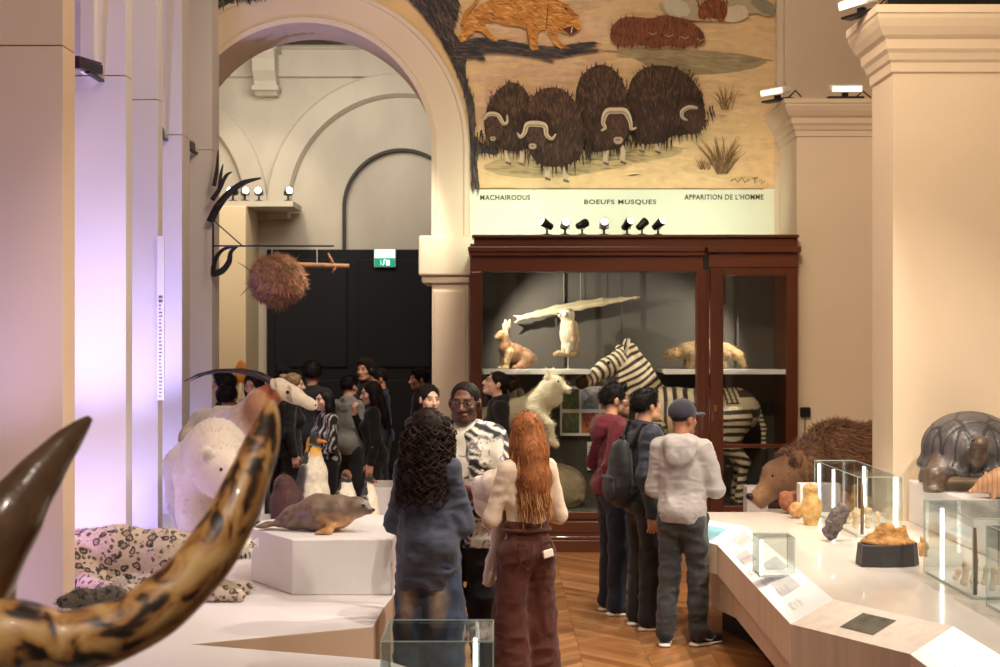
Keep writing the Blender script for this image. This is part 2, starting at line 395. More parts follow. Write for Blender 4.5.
def cornice(mb, x0, x1, y0, y1, prof):
    vs = []; n = len(prof)
    for (o, z) in prof: vs += [(x0-o, y0-o, z), (x1+o, y0-o, z), (x1+o, y1+o, z), (x0-o, y1+o, z)]
    fs = [(3, 2, 1, 0), tuple(range(4*n-4, 4*n))]
    for i in range(n-1):
        for k in range(4): fs.append((4*i+k, 4*i+(k+1) % 4, 4*i+4+(k+1) % 4, 4*i+4+k))
    mb.add(vs, fs)
def c_prof(z, h, o):
    return [(0, z), (.10*o, z+.02*h), (.12*o, z+.16*h), (.22*o, z+.20*h), (.30*o, z+.30*h), (.42*o, z+.36*h), (.46*o, z+.50*h), (.62*o, z+.56*h), (.80*o, z+.68*h), (.92*o, z+.80*h), (.94*o, z+.86*h), (o, z+.88*h), (o, z+h)]
def pier(name, x0, x1, y0, y1, ztop, h=.42, o=.16, mat=PLAS):
    mb = MB(); mb.box(x0, x1, y0, y1, 0, ztop-h); cornice(mb, x0, x1, y0, y1, c_prof(ztop-h, h, o)); return st(mb.build(name, mat))
pier('wall_pier_near', 2.835, 5.2, 10.1, 10.66, 4.49, .46)
pier('wall_pier_far', 2.97, 5.2, 14.0, 14.88, 4.49, .36)
up = MB(); up.box(3.0, 5.2, 14.72, 14.9, 4.49, 7.6); up.box(2.93, 3.0, 14.80, 14.9, 4.49, 7.6); st(bevel(up.build('trim_upper_pilaster', PLAS), .008))
rw = MB(); rw.box(5.2, 5.35, 3.0, 15.7, 0, 7.6); st(rw.build('wall_right', PLAS))
lw = MB(); lw.box(-5.35, -5.2, 3.0, 21.3, 0, 7.6); st(lw.build('wall_left', PLAS2))
# piers of the left wall, each with a joint and a set-back upper half
def left_pier(i, pxr, Y, dep, pyj, notch=None):
    xr = X_(pxr, Y); zj = Z_(pyj, Y); mb = MB()
    mb.box(-5.2, xr, Y, Y+dep, 0, zj); mb.box(-5.2, xr-.0015, Y+.004, Y+dep, zj+.006, 7.6)
    if notch: mb.box(X_(notch[0], Y), X_(notch[1], Y), Y-.10, Y+.01, zj+.008, 7.6)
    o = mb.build('wall_pier_left_%d' % i, LILAC if i > 1 else M('tan_pier_paint', (222, 194, 170), .75, nz=(1.5, .04)))
    return st(bevel(o, .004))
left_pier(1, 63, 7.95, .226, 46); left_pier(2, 126, 10.5, .18, 76, (84, 98)); left_pier(3, 158, 11.6, .16, 100)
left_pier(4, 182, 13.6, .34, 135, None); left_pier(5, 212, 14.5, .38, 150)
def bar_light(p0, p1, label, back):
    t = empty('bar_light', (p0+p1)/2, label, 'light fixture', group='bar lights on the pier ledges')
    d = (p1-p0)/2; R = frame(d, (0, 0, 1)); mb = MB()
    mb.obox((0, 0, 0), .05, d.length*2, .07, R); bevel(mb.build('housing', M('violet_black', (26, 20, 40), .4), t), .006)
    mb = MB(); mb.obox(R@Vector((0, 0, .045)), .036, d.length*1.9, .015, R); mb.build('lens', M('dim_lens', (70, 60, 110), .2), t)
    mb = MB(); mb.box(-.02, .02, -.02, back, -.05, -.03); mb.build('bracket', BLACK, t)
for px0, py0, Y0, px1, py1, Y1, lb in ((76, 63, 9.95, 100, 70, 10.36, 'long black bar light on the ledge of the second white pier'),
        (158, 131, 13.2, 162, 133, 13.5, 'stubby black bar light on the ledge of the narrow dull violet pier'),
        (188, 145, 14.1, 193, 147, 14.38, 'small black bar light on the ledge of the pier beside the arch')):
    bar_light(gy(px0, py0, Y0), gy(px1, py1, Y1), lb, {10.36: .35, 13.5: .255, 14.38: .265}[Y1])
# the hall beyond the arch
FY = 21.0
far = MB(); far.box(-7.6, 3.4, FY, FY+.3, 0, 7.0); st(far.build('wall_far', STONE))
fl = MB(); fl.box(-7.6, -5.2, 15.8, 21.2, -.05, 0.0); st(fl.build('floor_far', M('far_floor', (120, 76, 46), .4)))
lb = MB(); lb.box(-7.75, -7.6, 15.7, 21.3, 0, 7.0); st(lb.build('wall_far_left', STONE))
for nm, xc in (('trim_far_arch', -1.47), ('trim_far_arch_west', -5.5)):
    st(archivolt(nm, STONE, [(1.66, FY+.02), (1.66, FY-.05), (1.70, FY-.14), (1.99, FY-.14), (2.02, FY-.11), (2.02, FY+.02)], 3.9, xc, 4.07))
st(archivolt('trim_lunette', M('dark_iron', (48, 50, 46), .6), [(.84, FY+.01), (.84, FY-.10), (.885, FY-.10), (.885, FY+.01)], 3.44, -1.47, 4.07))
ent = MB(); ent.box(-7.6, 3.4, FY-.12, FY, 6.02, 6.6); ent.box(-7.6, 3.4, FY-.2, FY, 6.42, 6.55); st(bevel(ent.build('trim_entablature', STONE), .02))
cl = MB(); cl.box(-7.6, 3.4, 15.72, 21.3, 6.62, 6.8)
for y in np.arange(16.3, 21, .8): cl.box(-7.6, 3.4, y, y+.22, 6.42, 6.64)
st(cl.build('ceiling_far', M('dark_beam', (52, 38, 30), .7)))
cb = MB(); cx = X_(265, 20.7)
cb.prism([(20.98, 6.45), (20.45, 6.45), (20.45, 6.30), (20.52, 6.22), (20.55, 6.05), (20.68, 5.92), (20.70, 5.80), (20.80, 5.72), (20.98, 5.72)], cx-.17, cx+.17, 'x')
cb.box(cx-.22, cx+.22, 20.40, 20.98, 6.34, 6.45); cb.box(cx-.20, cx+.20, 20.66, 20.98, 5.78, 5.86)
st(bevel(cb.build('trim_corbel', STONE), .015))
cp = MB(); cp.box(-7.4, X_(247, 20.0), 19.9, 20.98, 0, 4.0); st(bevel(cp.build('wall_pillar_far', M('warm_plaster', (236, 218, 184), .8, nz=(1.2, .05))), .02))
cp = MB(); cp.box(-7.5, X_(294, 20.1), 20.0, 20.9, 4.0, 4.08); st(cp.build('trim_pillar_ledge', STONE))
# tall dark double doors
dr = MB(); dx0, dx1, dz = X_(267, 20.9), 1.6, 3.44; dr.box(dx0, dx1, 20.86, 21.0, 0, dz)
for k in range(4):
    a = dx0+.12+k*(dx1-dx0-.1)/4; b = a+(dx1-dx0-.1)/4-.16
    for z0, z1 in ((.15, 1.5), (1.68, 3.3)): dr.box(a, b, 20.83, 20.87, z0, z1)
do = st(bevel(dr.build('door_1', DARKW), .02))
h = MB(); h.tube([(-1.05, 20.78, 1.0), (-1.05, 20.78, 1.35)], .02, 8); h.build('door_handle', BLACK, do)
# exit sign over the dark doors
ex = empty('exit_sign', gy(385, 258, 20.80), 'green and white running-man exit sign above the dark doors', 'sign')
mb = MB(); mb.box(-.16, .16, -.03, .03, -.14, .13); bevel(mb.build('housing', WHITE, ex), .008)
mb = MB(); mb.box(-.15, .15, -.036, -.03, .0, .12); mb.build('upper_panel', M('exit_lit_white', (190, 245, 225), .4, emit=1.6), ex)
mb = MB(); mb.box(-.15, .15, -.036, -.03, -.13, -.005); lp = mb.build('lower_panel', M('exit_green', (20, 150, 120), .4, emit=.8), ex)
mb = MB(); mb.box(-.06, -.055, -.04, -.036, -.11, -.03); mb.box(.02, .07, -.04, -.036, -.11, -.03)
mb.tube([(-.03, -.038, -.11), (-.01, -.038, -.075), (-.02, -.038, -.05), (.0, -.038, -.035)], .007, 5); mb.lathe([(.001, -.009), (.009, 0), (.001, .009)], (.004, -.038, -.025), 8)
mb.build('pictogram', M('exit_white', (230, 255, 245), .4, emit=1.6), lp)

# small black spotlights
def spotlet(name, loc, label, group, yaw, pitch, s=1.0, lit=True, parent_mat=BLACK, cat='spotlight'):
    t = empty(name, loc, label, cat, yaw, group); R = Euler((pitch, 0, 0)).to_matrix()
    mb = MB(); mb.lathe([(.045*s, 0), (.05*s, .012*s), (.012*s, .02*s), (.010*s, .07*s)], n=14); mb.build('foot', BLACK, t, True)
    mb = MB(); mb.tube([(-.045*s, 0, .115*s), (-.045*s, 0, .075*s), (0, 0, .066*s), (.045*s, 0, .075*s), (.045*s, 0, .115*s)], .006*s, 6); mb.build('yoke', BLACK, t)
    c = Vector((0, 0, .115*s)); prof = [(.018*s, -.07*s), (.034*s, -.062*s), (.038*s, -.01*s), (.046*s, .03*s), (.046*s, .062*s), (.036*s, .064*s)]
    mb = MB(); mb.lathe(prof, c, 16, R); hd = mb.build('lamp_head', parent_mat, t, True)
    mb = MB(); mb.lathe([(.001, .058*s), (.030*s, .060*s), (.036*s, .0655*s), (.001, .067*s)], c, 16, R)
    mb.build('lens', M('lit_lens', (255, 250, 235), .3, emit=9) if lit else M('dark_lens', (60, 60, 66), .15), hd)
    return t
ly = 20.15
for k, (px, d) in enumerate(((233, 'first'), (245, 'second'), (259, 'third'), (288, 'last'))):
    spotlet('ledge_spotlight', (X_(px, ly), ly, 4.085), 'bright spotlight, %s from the left on the ledge beyond the arch' % d, 'spotlights on the far ledge', (-.5, .3, 0, .4)[k], PI/2-.1, 1.25)
# fixtures on the pier cornices
def flood(loc, rz, label, w=.32):
    t = empty('floodlight', loc, label, 'light fixture', rz); R = Euler((.25, 0, 0)).to_matrix()
    mb = MB(); mb.box(-w/2-.02, w/2+.02, -.05, .05, 0, .02); mb.box(-.03, .03, -.02, .02, .02, .06); bevel(mb.build('base', BLACK, t), .004)
    mb = MB(); mb.obox((0, -.03, .10), w, .13, .075, R); hd = bevel(mb.build('housing', M('white_case', (238, 236, 230), .4), t), .02, 3)
    mb = MB(); mb.obox((0, -.097, .083), w*.9, .008, .055, R); mb.build('lens', M('lens_glow', (255, 244, 220), .3, emit=1.2), hd)
    mb = MB(); mb.tube([(w*.4, .03, .03), (w*.6, .06, .09), (w*.85, .05, .02)], .008, 6); mb.build('cable', BLACK, t)
flood((3.42, 13.88, 4.49), 0, 'white floodlight lying on the cornice of the far right pier')
flood((2.78, 14.02, 4.49), -.9, 'white floodlight jutting over the far right cornice beside the mural', .3)
flood((2.66, 10.3, 4.49), -1.1, 'white floodlight jutting over the corner of the near right cornice', .3)
t = empty('track_rail', (3.3, 9.98, 4.49), 'black rail of lamps along the top of the near right cornice', 'light fixture')
mb = MB(); mb.box(-.55, 1.6, -.03, .03, 0, .045); bevel(mb.build('rail', BLACK, t), .004)
for x in (-.42, -.05, .4, 1.0):
    mb = MB(); mb.lathe([(.02, -.05), (.045, -.045), (.05, .06), (.042, .062)], (x, -.02, .12), 14, Euler((1.2, 0, .3)).to_matrix()); mb.box(x-.012, x+.012, -.01, .01, .04, .09); mb.build('lamp_head', BLACK, t, True)

# ================================================================== platforms, plinths and the counter
PW = M('platform_white', (230, 224, 224), .4, nz=(2.5, .03), coat=.1)
PT = M('platform_side', (212, 188, 164), .5, nz=(3, .04))
def slab(name, poly, z0, z1, label, cat, mat_top=PW, mat_side=None, lip=0.0):
    mb = MB(); mb.prism(poly, z0, z1); o = mb.build(name, mat_top); n = len(poly)
    if mat_side:
        o.data.materials.append(mat_side)
        for p in o.data.polygons:
            if abs(p.normal.z) < .5: p.material_index = 1
    bevel(o, .006); return tag(o, label, cat)
zp = .5
PN = [(7.95, 8.176, X_(63, 7.95)), (10.5, 10.68, X_(126, 10.5)), (11.6, 11.76, X_(158, 11.6))]
nt_ = [q for (a, b, xr) in PN for q in ((-5.15, a-.004), (xr+.004, a-.004), (xr+.004, b+.004), (-5.15, b+.004))]
slab('exhibit_platform', [(-5.15, 12.9), (-.95, 12.9), (-.75, 10.6), (-.64, 9.2), (-.70, 8.4), (-.71, 7.87), (-1.64, 7.41), (-.58, 7.05), (.12, 6.2), (.12, 4.6), (-5.15, 4.6)][::-1]+nt_[::-1], 0, zp,
     'low white platform carrying the mounted animals on the left', 'platform', PW, PT)
slab('exhibit_plinth', [(-1.31, 8.82), (-.68, 8.82), (-.68, 10.05), (-1.35, 10.05), (-1.66, 9.75), (-1.66, 9.35)], zp+.001, .85, 'white many-sided plinth under the seal', 'plinth', PW)
slab('exhibit_plinth', [(X_(372, 12), 11.8), (-.90, 11.8), (-.92, 12.4), (X_(372, 12), 12.4)], zp+.001, .86, 'low white plinth behind the curly-haired person', 'plinth', PW)
wb = MB(); wb.box(X_(214, 12.85), X_(264, 12.85), 12.83, 12.89, zp+.001, Z_(406, 12.83)); tag(bevel(wb.build('backboard', PW), .006), 'plain white backboard behind the antelope, heads showing above it', 'panel')

CW = M('counter_top', (230, 220, 210), .28, nz=(3, .07, (3, .5, 1)), coat=.35)
CS = M('counter_side', (226, 206, 186), .5, nz=(5, .14, (4, 4, .15)))
A_, B_, C_, D_, E_ = (1.45, 10.2), (1.72, 9.78), (1.68, 7.05), (2.07, 6.39), (2.08, 5.4)
A2, B2, C2, D2, E2 = (1.30, 9.95), (1.49, 9.60), (1.44, 6.93), (1.84, 6.27), (1.85, 5.4)
ct = empty('display_counter', (2.0, 8, 0), 'long pale display counter with angled edge on the right', 'counter')
def local(pts, o=(2.0, 8)): return [(x-o[0], y-o[1]) for x, y in pts]
mb = MB(); mb.prism(local([A_, (1.45, 10.62), (5.18, 10.62), (5.18, 4.5), (2.08, 4.5), E_, D_, C_, B_])[::-1], .5, .8); mb.build('top', CW, ct)
mb = MB(); ins = local([A_, B_, C_, D_, E_]); ous = local([A2, B2, C2, D2, E2])
for i in range(4):
    a, b, c, d = ous[i], ous[i+1], ins[i+1], ins[i]
    mb.add([(*a, .5), (*b, .5), (*b, .7), (*a, .7)], [(0, 1, 2, 3)])
    mb.add([(*a, .5), (*b, .5), (*c, .5), (*d, .5)], [(3, 2, 1, 0)])
mb.add([(*ous[0], .5), (*ous[0], .7), (*ins[0], .8), (*ins[0], .5)], [(0, 1, 2, 3)])
mb.build('fascia', CS, ct)
mb = MB(); mb.prism([(x-.02, y) for x, y in local([(1.42, 10.3), (5.1, 10.5), (5.1, 4.6), (2.0, 4.6), (1.98, 6.4), (1.60, 7.0), (1.62, 9.5)])][::-1], .22, .5); mb.build('lower_cabinet', CS, ct)
mb = MB(); mb.prism(local([(1.62, 10.2), (5.1, 10.4), (5.1, 4.7), (2.2, 4.7), (2.16, 6.5), (1.78, 7.1), (1.80, 9.4)])[::-1], 0, .22); mb.build('toe_kick', M('toe_black', (26, 22, 22), .5), ct)
GL = M('lit_graphic', (250, 248, 245), .3, nz=(18, .05), emit=.12)
def slope(name, i, mat, t0=0.0, t1=1.0, u0=0.0, u1=1.0, up=.0, th=.004):
    a, b, c, d = [Vector((*p, z)) for p, z in ((ous[i], .7), (ous[i+1], .7), (ins[i+1], .8), (ins[i], .8))]
    def P(t, u): return (a.lerp(b, t)).lerp(d.lerp(c, t), u)
    n = (b-a).cross(d-a).normalized(); q = [P(t0, u0), P(t1, u0), P(t1, u1), P(t0, u1)]
    m = MB(); lo = [p+n*(up-.03) for p in q]; hi = [p+n*(up+th) for p in q]
    m.add(lo+hi, [(3, 2, 1, 0), (4, 5, 6, 7), (0, 1, 5, 4), (1, 2, 6, 5), (2, 3, 7, 6), (3, 0, 4, 7)])
    return m.build(name, mat, ct), P, n
slope('graphic_panel', 0, GL); g1, P1, n1 = slope('graphic_panel', 1, GL); slope('wood_panel', 2, CS); g3, P3, n3 = slope('graphic_panel', 3, GL)
def patch(i, par, name, t0, t1, u0, u1, mat, up=.005): o, _, _ = slope(name, i, mat, t0, t1, u0, u1, up, .001); o.parent = par; return o
BLU = M('graphic_blue', (150, 205, 222), .35, nz=(9, .2)); INK = M('graphic_ink', (120, 116, 120), .5); PHO = M('photo_tile', (96, 86, 66), .7, nz=(14, .6)); PGR = M('photo_grey', (212, 208, 208), .4, nz=(7, .25))
g0 = [c for c in ct.children if c.name.startswith('graphic_panel')][0]
patch(0, g0, 'blue_print', .05, .75, .15, .75, BLU)
g2p = [c for c in ct.children if c.name.startswith('wood_panel')][0]
patch(2, g2p, 'photo_print', .34, .62, .25, .80, PHO)
patch(3, g3, 'blue_print', .45, .8, .15, .7, BLU)
rg = random.Random(5)
for t0, t1, u0, u1 in ((.05, .2, .45, .85), (.24, .38, .15, .5), (.46, .6, .5, .9), (.66, .8, .3, .75)): patch(1, g1, 'printed_picture', t0, t1, u0, u1, PGR)
txt = MB()
for blk in range(7):
    t0, u0 = .03+blk*.14, rg.uniform(.08, .3)
    for r in range(5):
        for w in range(3):
            p = P1(t0+r*.014+(w % 2)*.001, u0+w*.1)+n1*.007; e = (P1(t0+r*.014, u0+w*.1+rg.uniform(.04, .09))+n1*.007)-p; s = (P1(t0+r*.014+.003, u0+w*.1)+n1*.007)-p
            txt.add([p, p+s, p+s+e, p+e], [(0, 1, 2, 3)])
to = txt.build('printed_lines', INK, g1); to['kind'] = 'stuff'
slab('exhibit_plinth', [(2.94, 6.0), (5.15, 6.0), (5.15, 10.08), (2.94, 10.08)], .801, 1.1, 'long raised white plinth under the tortoise', 'plinth', PW)
slab('exhibit_platform', [(1.95, 10.85), (2.98, 10.75), (2.98, 10.75), (4.9, 10.75), (4.9, 13.7), (2.6, 13.7), (2.0, 12.2)], 0, .45, 'low platform behind the counter carrying the brown bear', 'platform', PW, PT)
# ================================================================== animals: shared builder
def beast(name, label, cat, loc, yaw, S, h, mat, colour=None, scale=1.0, furry=None, group=None, kids=None, wr=None):
    """S is the body as smooth pieces, facing +x with the ground at z=0; one continuous mesh, eyes and claws as children"""
    v, f = S.mesh(h); c, tg, t = S.attrs(v)
    v[:, 2] = np.maximum(v[:, 2], 0)
    if wr: v = wrinkle(v, f, *wr)
    if colour: c = colour(c, tg, t, v)
    F = f
    if furry:
        fk = dict(furry); skip = fk.pop('skip', ()); two = fk.pop('also', None); v0, c0 = v, c
        v, F, c = fur(v0, f, c0, sel=~np.isin(tg, skip) if skip else None, **fk)
        if two:
            v2, F2, c2 = fur(v0, f, c0, sel=np.isin(tg, skip), **two); k = len(v)-len(v0); F = list(F)+[[i+k for i in q] for q in F2[len(f):]]; v = np.concatenate([v, v2[len(v0):]]); c = np.concatenate([c, c2[len(v0):]])
    v[:, 2] = np.maximum(v[:, 2], 0) if v[:, 2].min() > -.2 else v[:, 2]
    o = mk(name, v*scale, F, mat, None, c, smooth=True); o.location = loc; o.rotation_euler = (0, 0, yaw); tag(o, label, cat, group)
    for nm, mb, m in (kids or []):
        for one in mb.islands(): k = one.build(nm, m, o, True); k.scale = (scale,)*3
    return o
def mirror(fn):
    for s in (1, -1): fn(s)
EYE = M('glass_eye', (14, 10, 8), .08, coat=1.0); NOSE = M('nose_black', (24, 20, 20), .35); HORN = M('dark_horn', (46, 34, 38), .35, nz=(4, .3, (1, 1, 6)), bump=(40, .3, (1, 1, 1)))
def balls(pts, r):
    mb = MB()
    for p in pts: mb.lathe([(r*math.sin(a), -r*math.cos(a)) for a in np.linspace(.02, PI-.02, 8)], p, 10)
    return mb
HIDE = M('animal_hide', vc=True, rough=.75, nz=(22, .16), bump=(70, .35), sheen=.15)
SMOOTHH = M('sleek_hide', vc=True, rough=.38, nz=(10, .15), bump=(30, .1))
FURM = M('shaggy_fur', vc=True, rough=.7, sheen=.2)

# ================================================================== the glazed cabinet
MAH = M('mahogany', (94, 47, 28), .32, nz=(3, .35, (1, 1, .12)), bump=(12, .04, (1, 1, .2)), coat=.25)
MAHX = M('mahogany_rail', (94, 48, 28), .32, nz=(3, .35, (.12, 1, 1)), coat=.25)
CY = 13.9; cx0, cx1 = -.298, 2.95
cab = empty('glazed_cabinet', ((cx0+cx1)/2, CY, 0), 'tall mahogany glazed cabinet holding mounted animals under the mural', 'cabinet')
cab_o = Vector(((cx0+cx1)/2, CY, 0))
def cbox(name, bx, mat, parent=cab, bv=.008):
    mb = MB()
    for (x0, x1, y0, y1, z0, z1) in bx: mb.box(x0-cab_o.x, x1-cab_o.x, y0-cab_o.y, y1-cab_o.y, z0, z1)
    o = mb.build(name, mat, parent); return bevel(o, bv) if bv else o
xx = lambda px: X_(px, CY); zz = lambda py: Z_(py, CY)
cbox('back_panel', [(cx0, cx1, 14.82, 14.88, 0, 3.05)], M('vitrine_felt', (86, 80, 72), .9, nz=(2, .08)), bv=None)
cbox('side_panel', [(cx0, cx0+.05, CY+.02, 14.84, 0, 3.05)], MAH); cbox('side_panel', [(cx1-.05, cx1, CY+.02, 14.84, 0, 3.05)], MAH)
cbox('roof', [(cx0, cx1, CY+.05, 14.86, 3.0, 3.06)], MAHX)
cbox('vitrine_floor', [(cx0+.05, cx1-.05, CY+.04, 14.82, .34, .40)], M('vitrine_floor', (92, 86, 78), .7))
cbox('base', [(cx0, cx1, CY, 14.84, 0, .34), (cx0-.02, cx1+.01, CY-.05, CY+.02, 0, .12), (cx0-.015, cx1+.01, CY-.03, CY+.02, .12, .155), (cx0-.01, cx1, CY-.035, CY+.02, .33, .40),
              (cx0+.1, xx(690), CY-.014, CY, .19, .30), (xx(720), cx1-.08, CY-.014, CY, .19, .30)], MAHX)
cbox('crown', [(xx(474), cx1, CY-.02, CY+.3, zz(248), zz(238)), (xx(472), cx1+.01, CY-.06, CY+.3, zz(238), zz(235)), (xx(468), xx(704), CY-.09, CY+.2, zz(252), zz(247)), (xx(469), xx(704), CY-.07, CY+.2, zz(256), zz(252)),
               (xx(471), xx(703), CY-.03, CY+.1, zz(272), zz(256)), (xx(706), xx(797)+.02, CY-.11, CY+.2, zz(253), zz(247)), (xx(708), cx1, CY-.06, CY+.1, zz(268), zz(253))], MAHX)
cbox('left_stile', [(cx0, xx(482), CY-.034, CY+.06, .4, zz(271.5)), (cx0+.015, xx(480), CY-.045, CY, .42, zz(272))], MAH)
cbox('mullion', [(xx(696), xx(709), CY-.034, CY+.08, .4, zz(271.5)), (xx(698), xx(700), CY-.04, CY, .4, zz(270)), (xx(703), xx(706), CY-.045, CY, .4, zz(270))], MAH)
dr = cbox('door', [(xx(709.5), xx(722), CY-.075, CY-.02, .40, zz(268.5)), (xx(785), xx(796), CY-.075, CY-.02, .40, zz(268.5)), (xx(722), xx(785), CY-.075, CY-.02, zz(276), zz(268.5)), (xx(722), xx(785), CY-.075, CY-.02, .40, zz(505)),
                   (xx(722), xx(785), CY-.07, CY-.03, zz(447.5), zz(443.5)), (xx(720), xx(722), CY-.085, CY-.03, .46, zz(275))], MAH, bv=.006)
cbox('door_pane', [(xx(722), xx(785), CY-.05, CY-.045, .46, zz(276))], glass_mat('vitrine_glass', (.93, .95, .94)), dr, None)
cbox('door_lock', [(xx(713), xx(715.5), CY-.082, CY-.07, zz(411), zz(405))], M('brass', (190, 150, 80), .3, metal=1), dr, .002)
cbox('glass_pane', [(xx(482), xx(696), CY+.01, CY+.016, .40, zz(272))], glass_mat('vitrine_glass'), bv=None)
SHZ = Z_(370, 14.15)
for a_, b_ in ((cx0+.05, X_(592, 14.12)), (X_(664, 14.12), cx1-.05)): cbox('shelf', [(a_, b_, 14.12, 14.80, SHZ-.035, SHZ)], M('shelf_grey', (190, 186, 178), .4))
for a_, b_ in ((xx(483), X_(590, 14.1)), (X_(664, 14.1), cx1-.06)): cbox('shelf_strip', [(a_, b_, 14.105, 14.121, SHZ-.042, SHZ+.008)], M('strip_white', (252, 250, 246), .4), bv=.002)
for p in (556, 622, 738): cbox('hanging_rod', [(X_(p, 14.7)-.008, X_(p, 14.7)+.008, 14.69, 14.71, SHZ if p != 622 else .4, 2.99)], M('felt_rod', (78, 72, 66), .5), bv=None)
for a, b in ((490, 500), (516, 530), (548, 572), (735, 760)): cbox('printed_label', [(X_(a, 14.1), X_(b, 14.1), 14.098, 14.105, SHZ-.03, SHZ+.002)], M('label_paper', (246, 244, 238), .6), bv=None)
# photo board and paper cards inside the cabinet
pb = empty('photo_board', (X_(600, 14.72), 14.72, Z_(411, 14.72)), 'white board with a grid of landscape photographs behind the wolf and zebra', 'photo board')
mb = MB(); mb.box(-.42, .42, 0, .012, -.26, .26); mb.build('board', M('board_white', (232, 230, 224), .6), pb)
pc = [((96, 110, 70), (60, 80, 50)), ((120, 150, 190), (230, 235, 240)), ((150, 80, 70), (110, 70, 110)), ((140, 130, 90), (80, 90, 60)), ((70, 90, 60), (120, 130, 90)), ((200, 120, 60), (150, 70, 90)), ((190, 120, 80), (120, 80, 60)), ((110, 120, 80), (70, 80, 50))]
for r in range(2):
    for c in range(4):
        x = -.40+c*.205; z = .02-.25*r+.0
        mb = MB(); a, b = pc[r*4+c]; rg = random.Random(r*4+c)
        for i in range(9):
            for j in range(7):
                w = j/6; mb.col = (lin(a)*(1-w)+lin(b)*w)*rg.uniform(.6, 1.3)
                mb.add([(x+i*.02, -.004, z+j*.03), (x+(i+1)*.02, -.004, z+j*.03), (x+(i+1)*.02, -.004, z+(j+1)*.03), (x+i*.02, -.004, z+(j+1)*.03)], [(0, 1, 2, 3)])
        mb.build('photograph', M('photo_print', vc=True, rough=.4, nz=(30, .3)), pb, vc=True)
for px, py, w, h, lb in ((512, 397, .10, .15, 'small cream paper card pinned inside the cabinet near its left edge'), (591, 456, .08, .30, 'tall cream paper card low inside the cabinet under the photo board')):
    mb = MB(); mb.box(-w/2, w/2, 0, .006, -h/2, h/2); o = mb.build('paper_card', M('label_paper'), None); o.location = (X_(px, 14.78), 14.78, Z_(py, 14.78)); tag(o, lb, 'card')
    mb = MB()
    for k in range(6): mb.box(-w*.38, w*.3, -.003, 0, h*.3-k*h*.1, h*.33-k*h*.1)
    mb.build('printed_lines', INK, o)

# zebra
def zebra():
    S = Sdf(); S.k = .07; FL = .78
    S.chain([(-.52, 0, 1.02, .27), (-.2, 0, .98, .29), (.15, 0, 1.0, .275), (.40, 0, 1.04, .25)], fl=FL, tag='body')
    S.chain([(.44, 0, 1.12, .21), (.58, 0, 1.38, .16), (.70, 0, 1.58, .115)], fl=.72, tag='neck')
    S.chain([(.72, 0, 1.59, .115), (.88, 0, 1.50, .10), (1.06, 0, 1.385, .072), (1.15, 0, 1.335, .068)], fl=.8, k=.04, tag='head')
    def side(s):
        S.ell((.66, s*.095, 1.755), (.030, .042, .10), (s*.35, -.25, 0), k=.02, tag='ear', c=lin((225, 205, 170)))
        S.ell((.68, s*.118, 1.755), (.012, .026, .072), (s*.35, -.25, 0), k=.005, tag='earin', c=lin((60, 45, 40)))
        S.chain([(.36, s*.13, .86, .115), (.39, s*.13, .52, .062), (.385, s*.13, .16, .042), (.395, s*.13, .07, .048)], k=.05, tag='leg')
        S.chain([(.395, s*.13, .06, .046), (.41, s*.13, .02, .055)], k=.01, tag='hoof')
        S.chain([(-.48, s*.14, .93, .20), (-.44, s*.14, .68, .11), (-.60, s*.14, .48, .062), (-.56, s*.14, .15, .042), (-.55, s*.14, .07, .048)], k=.06, tag='leg')
        S.chain([(-.55, s*.14, .06, .046), (-.54, s*.14, .02, .055)], k=.01, tag='hoof')
    mirror(side)
    S.chain([(-.76, 0, 1.10, .035), (-.84, 0, .85, .028), (-.84, 0, .62, .03)], k=.03, tag='tail')
    S.chain([(-.84, 0, .60, .03), (-.83, 0, .40, .035)], k=.02, tag='tuft')
    S.chain([(.30, 0, 1.29, .05), (.46, 0, 1.52, .06), (.60, 0, 1.71, .055), (.74, 0, 1.715, .04)], fl=.5, k=.02, tag='mane')
    A, B = lin((234, 214, 180)), lin((52, 38, 30))
    def colour(c, tg, t, v):
        n = vnoise(v*6, 3)*.022; x, z = v[:, 0], v[:, 2]; q = np.zeros(len(v))
        rump = np.clip((-x-.15)/.4, 0, 1)
        body = np.where(rump > 0, np.sin(2*PI*((x*(1-rump)+z*.9*rump+n)/(.125+.05*rump))), np.sin(2*PI*(x+n)/.115))
        q = np.where(tg == 'body', body-.05, q); q = np.where((tg == 'neck') | (tg == 'mane'), np.sin(2*PI*((x*.5+z*.85)+n)/.07), q)
        q = np.where(tg == 'head', np.sin(2*PI*((x*.75-z*.35)+n*.6+np.abs(v[:, 1])*.5)/.052), q)
        q = np.where(tg == 'leg', np.sin(2*PI*(z+n)/.085), q); q = np.where(tg == 'tail', np.sin(2*PI*z/.05), q)
        q = np.where((tg == 'ear') & (v[:, 2] > 1.82), 1, q); w = np.clip(q*3+.2, 0, 1)
        w = np.where((tg == 'hoof') | (tg == 'tuft') | (tg == 'earin') | ((tg == 'head') & (x > 1.10)), 1, w)
        w = np.where((tg == 'body') & (z < .76), w*.3, w)
        return A*(1-w)[:, None]+B*w[:, None]
    yo = 14.36
    return beast('zebra', 'striped zebra standing in the cabinet, facing left', 'zebra', (1.915, yo, .401), PI, S, .011, HIDE, colour, .94,
                 kids=[('eye', balls([(.86, .088, 1.56), (.86, -.088, 1.56)], .021), EYE), ('nostril', balls([(1.20, .03, 1.345), (1.20, -.03, 1.345)], .012), NOSE)])
zebra()
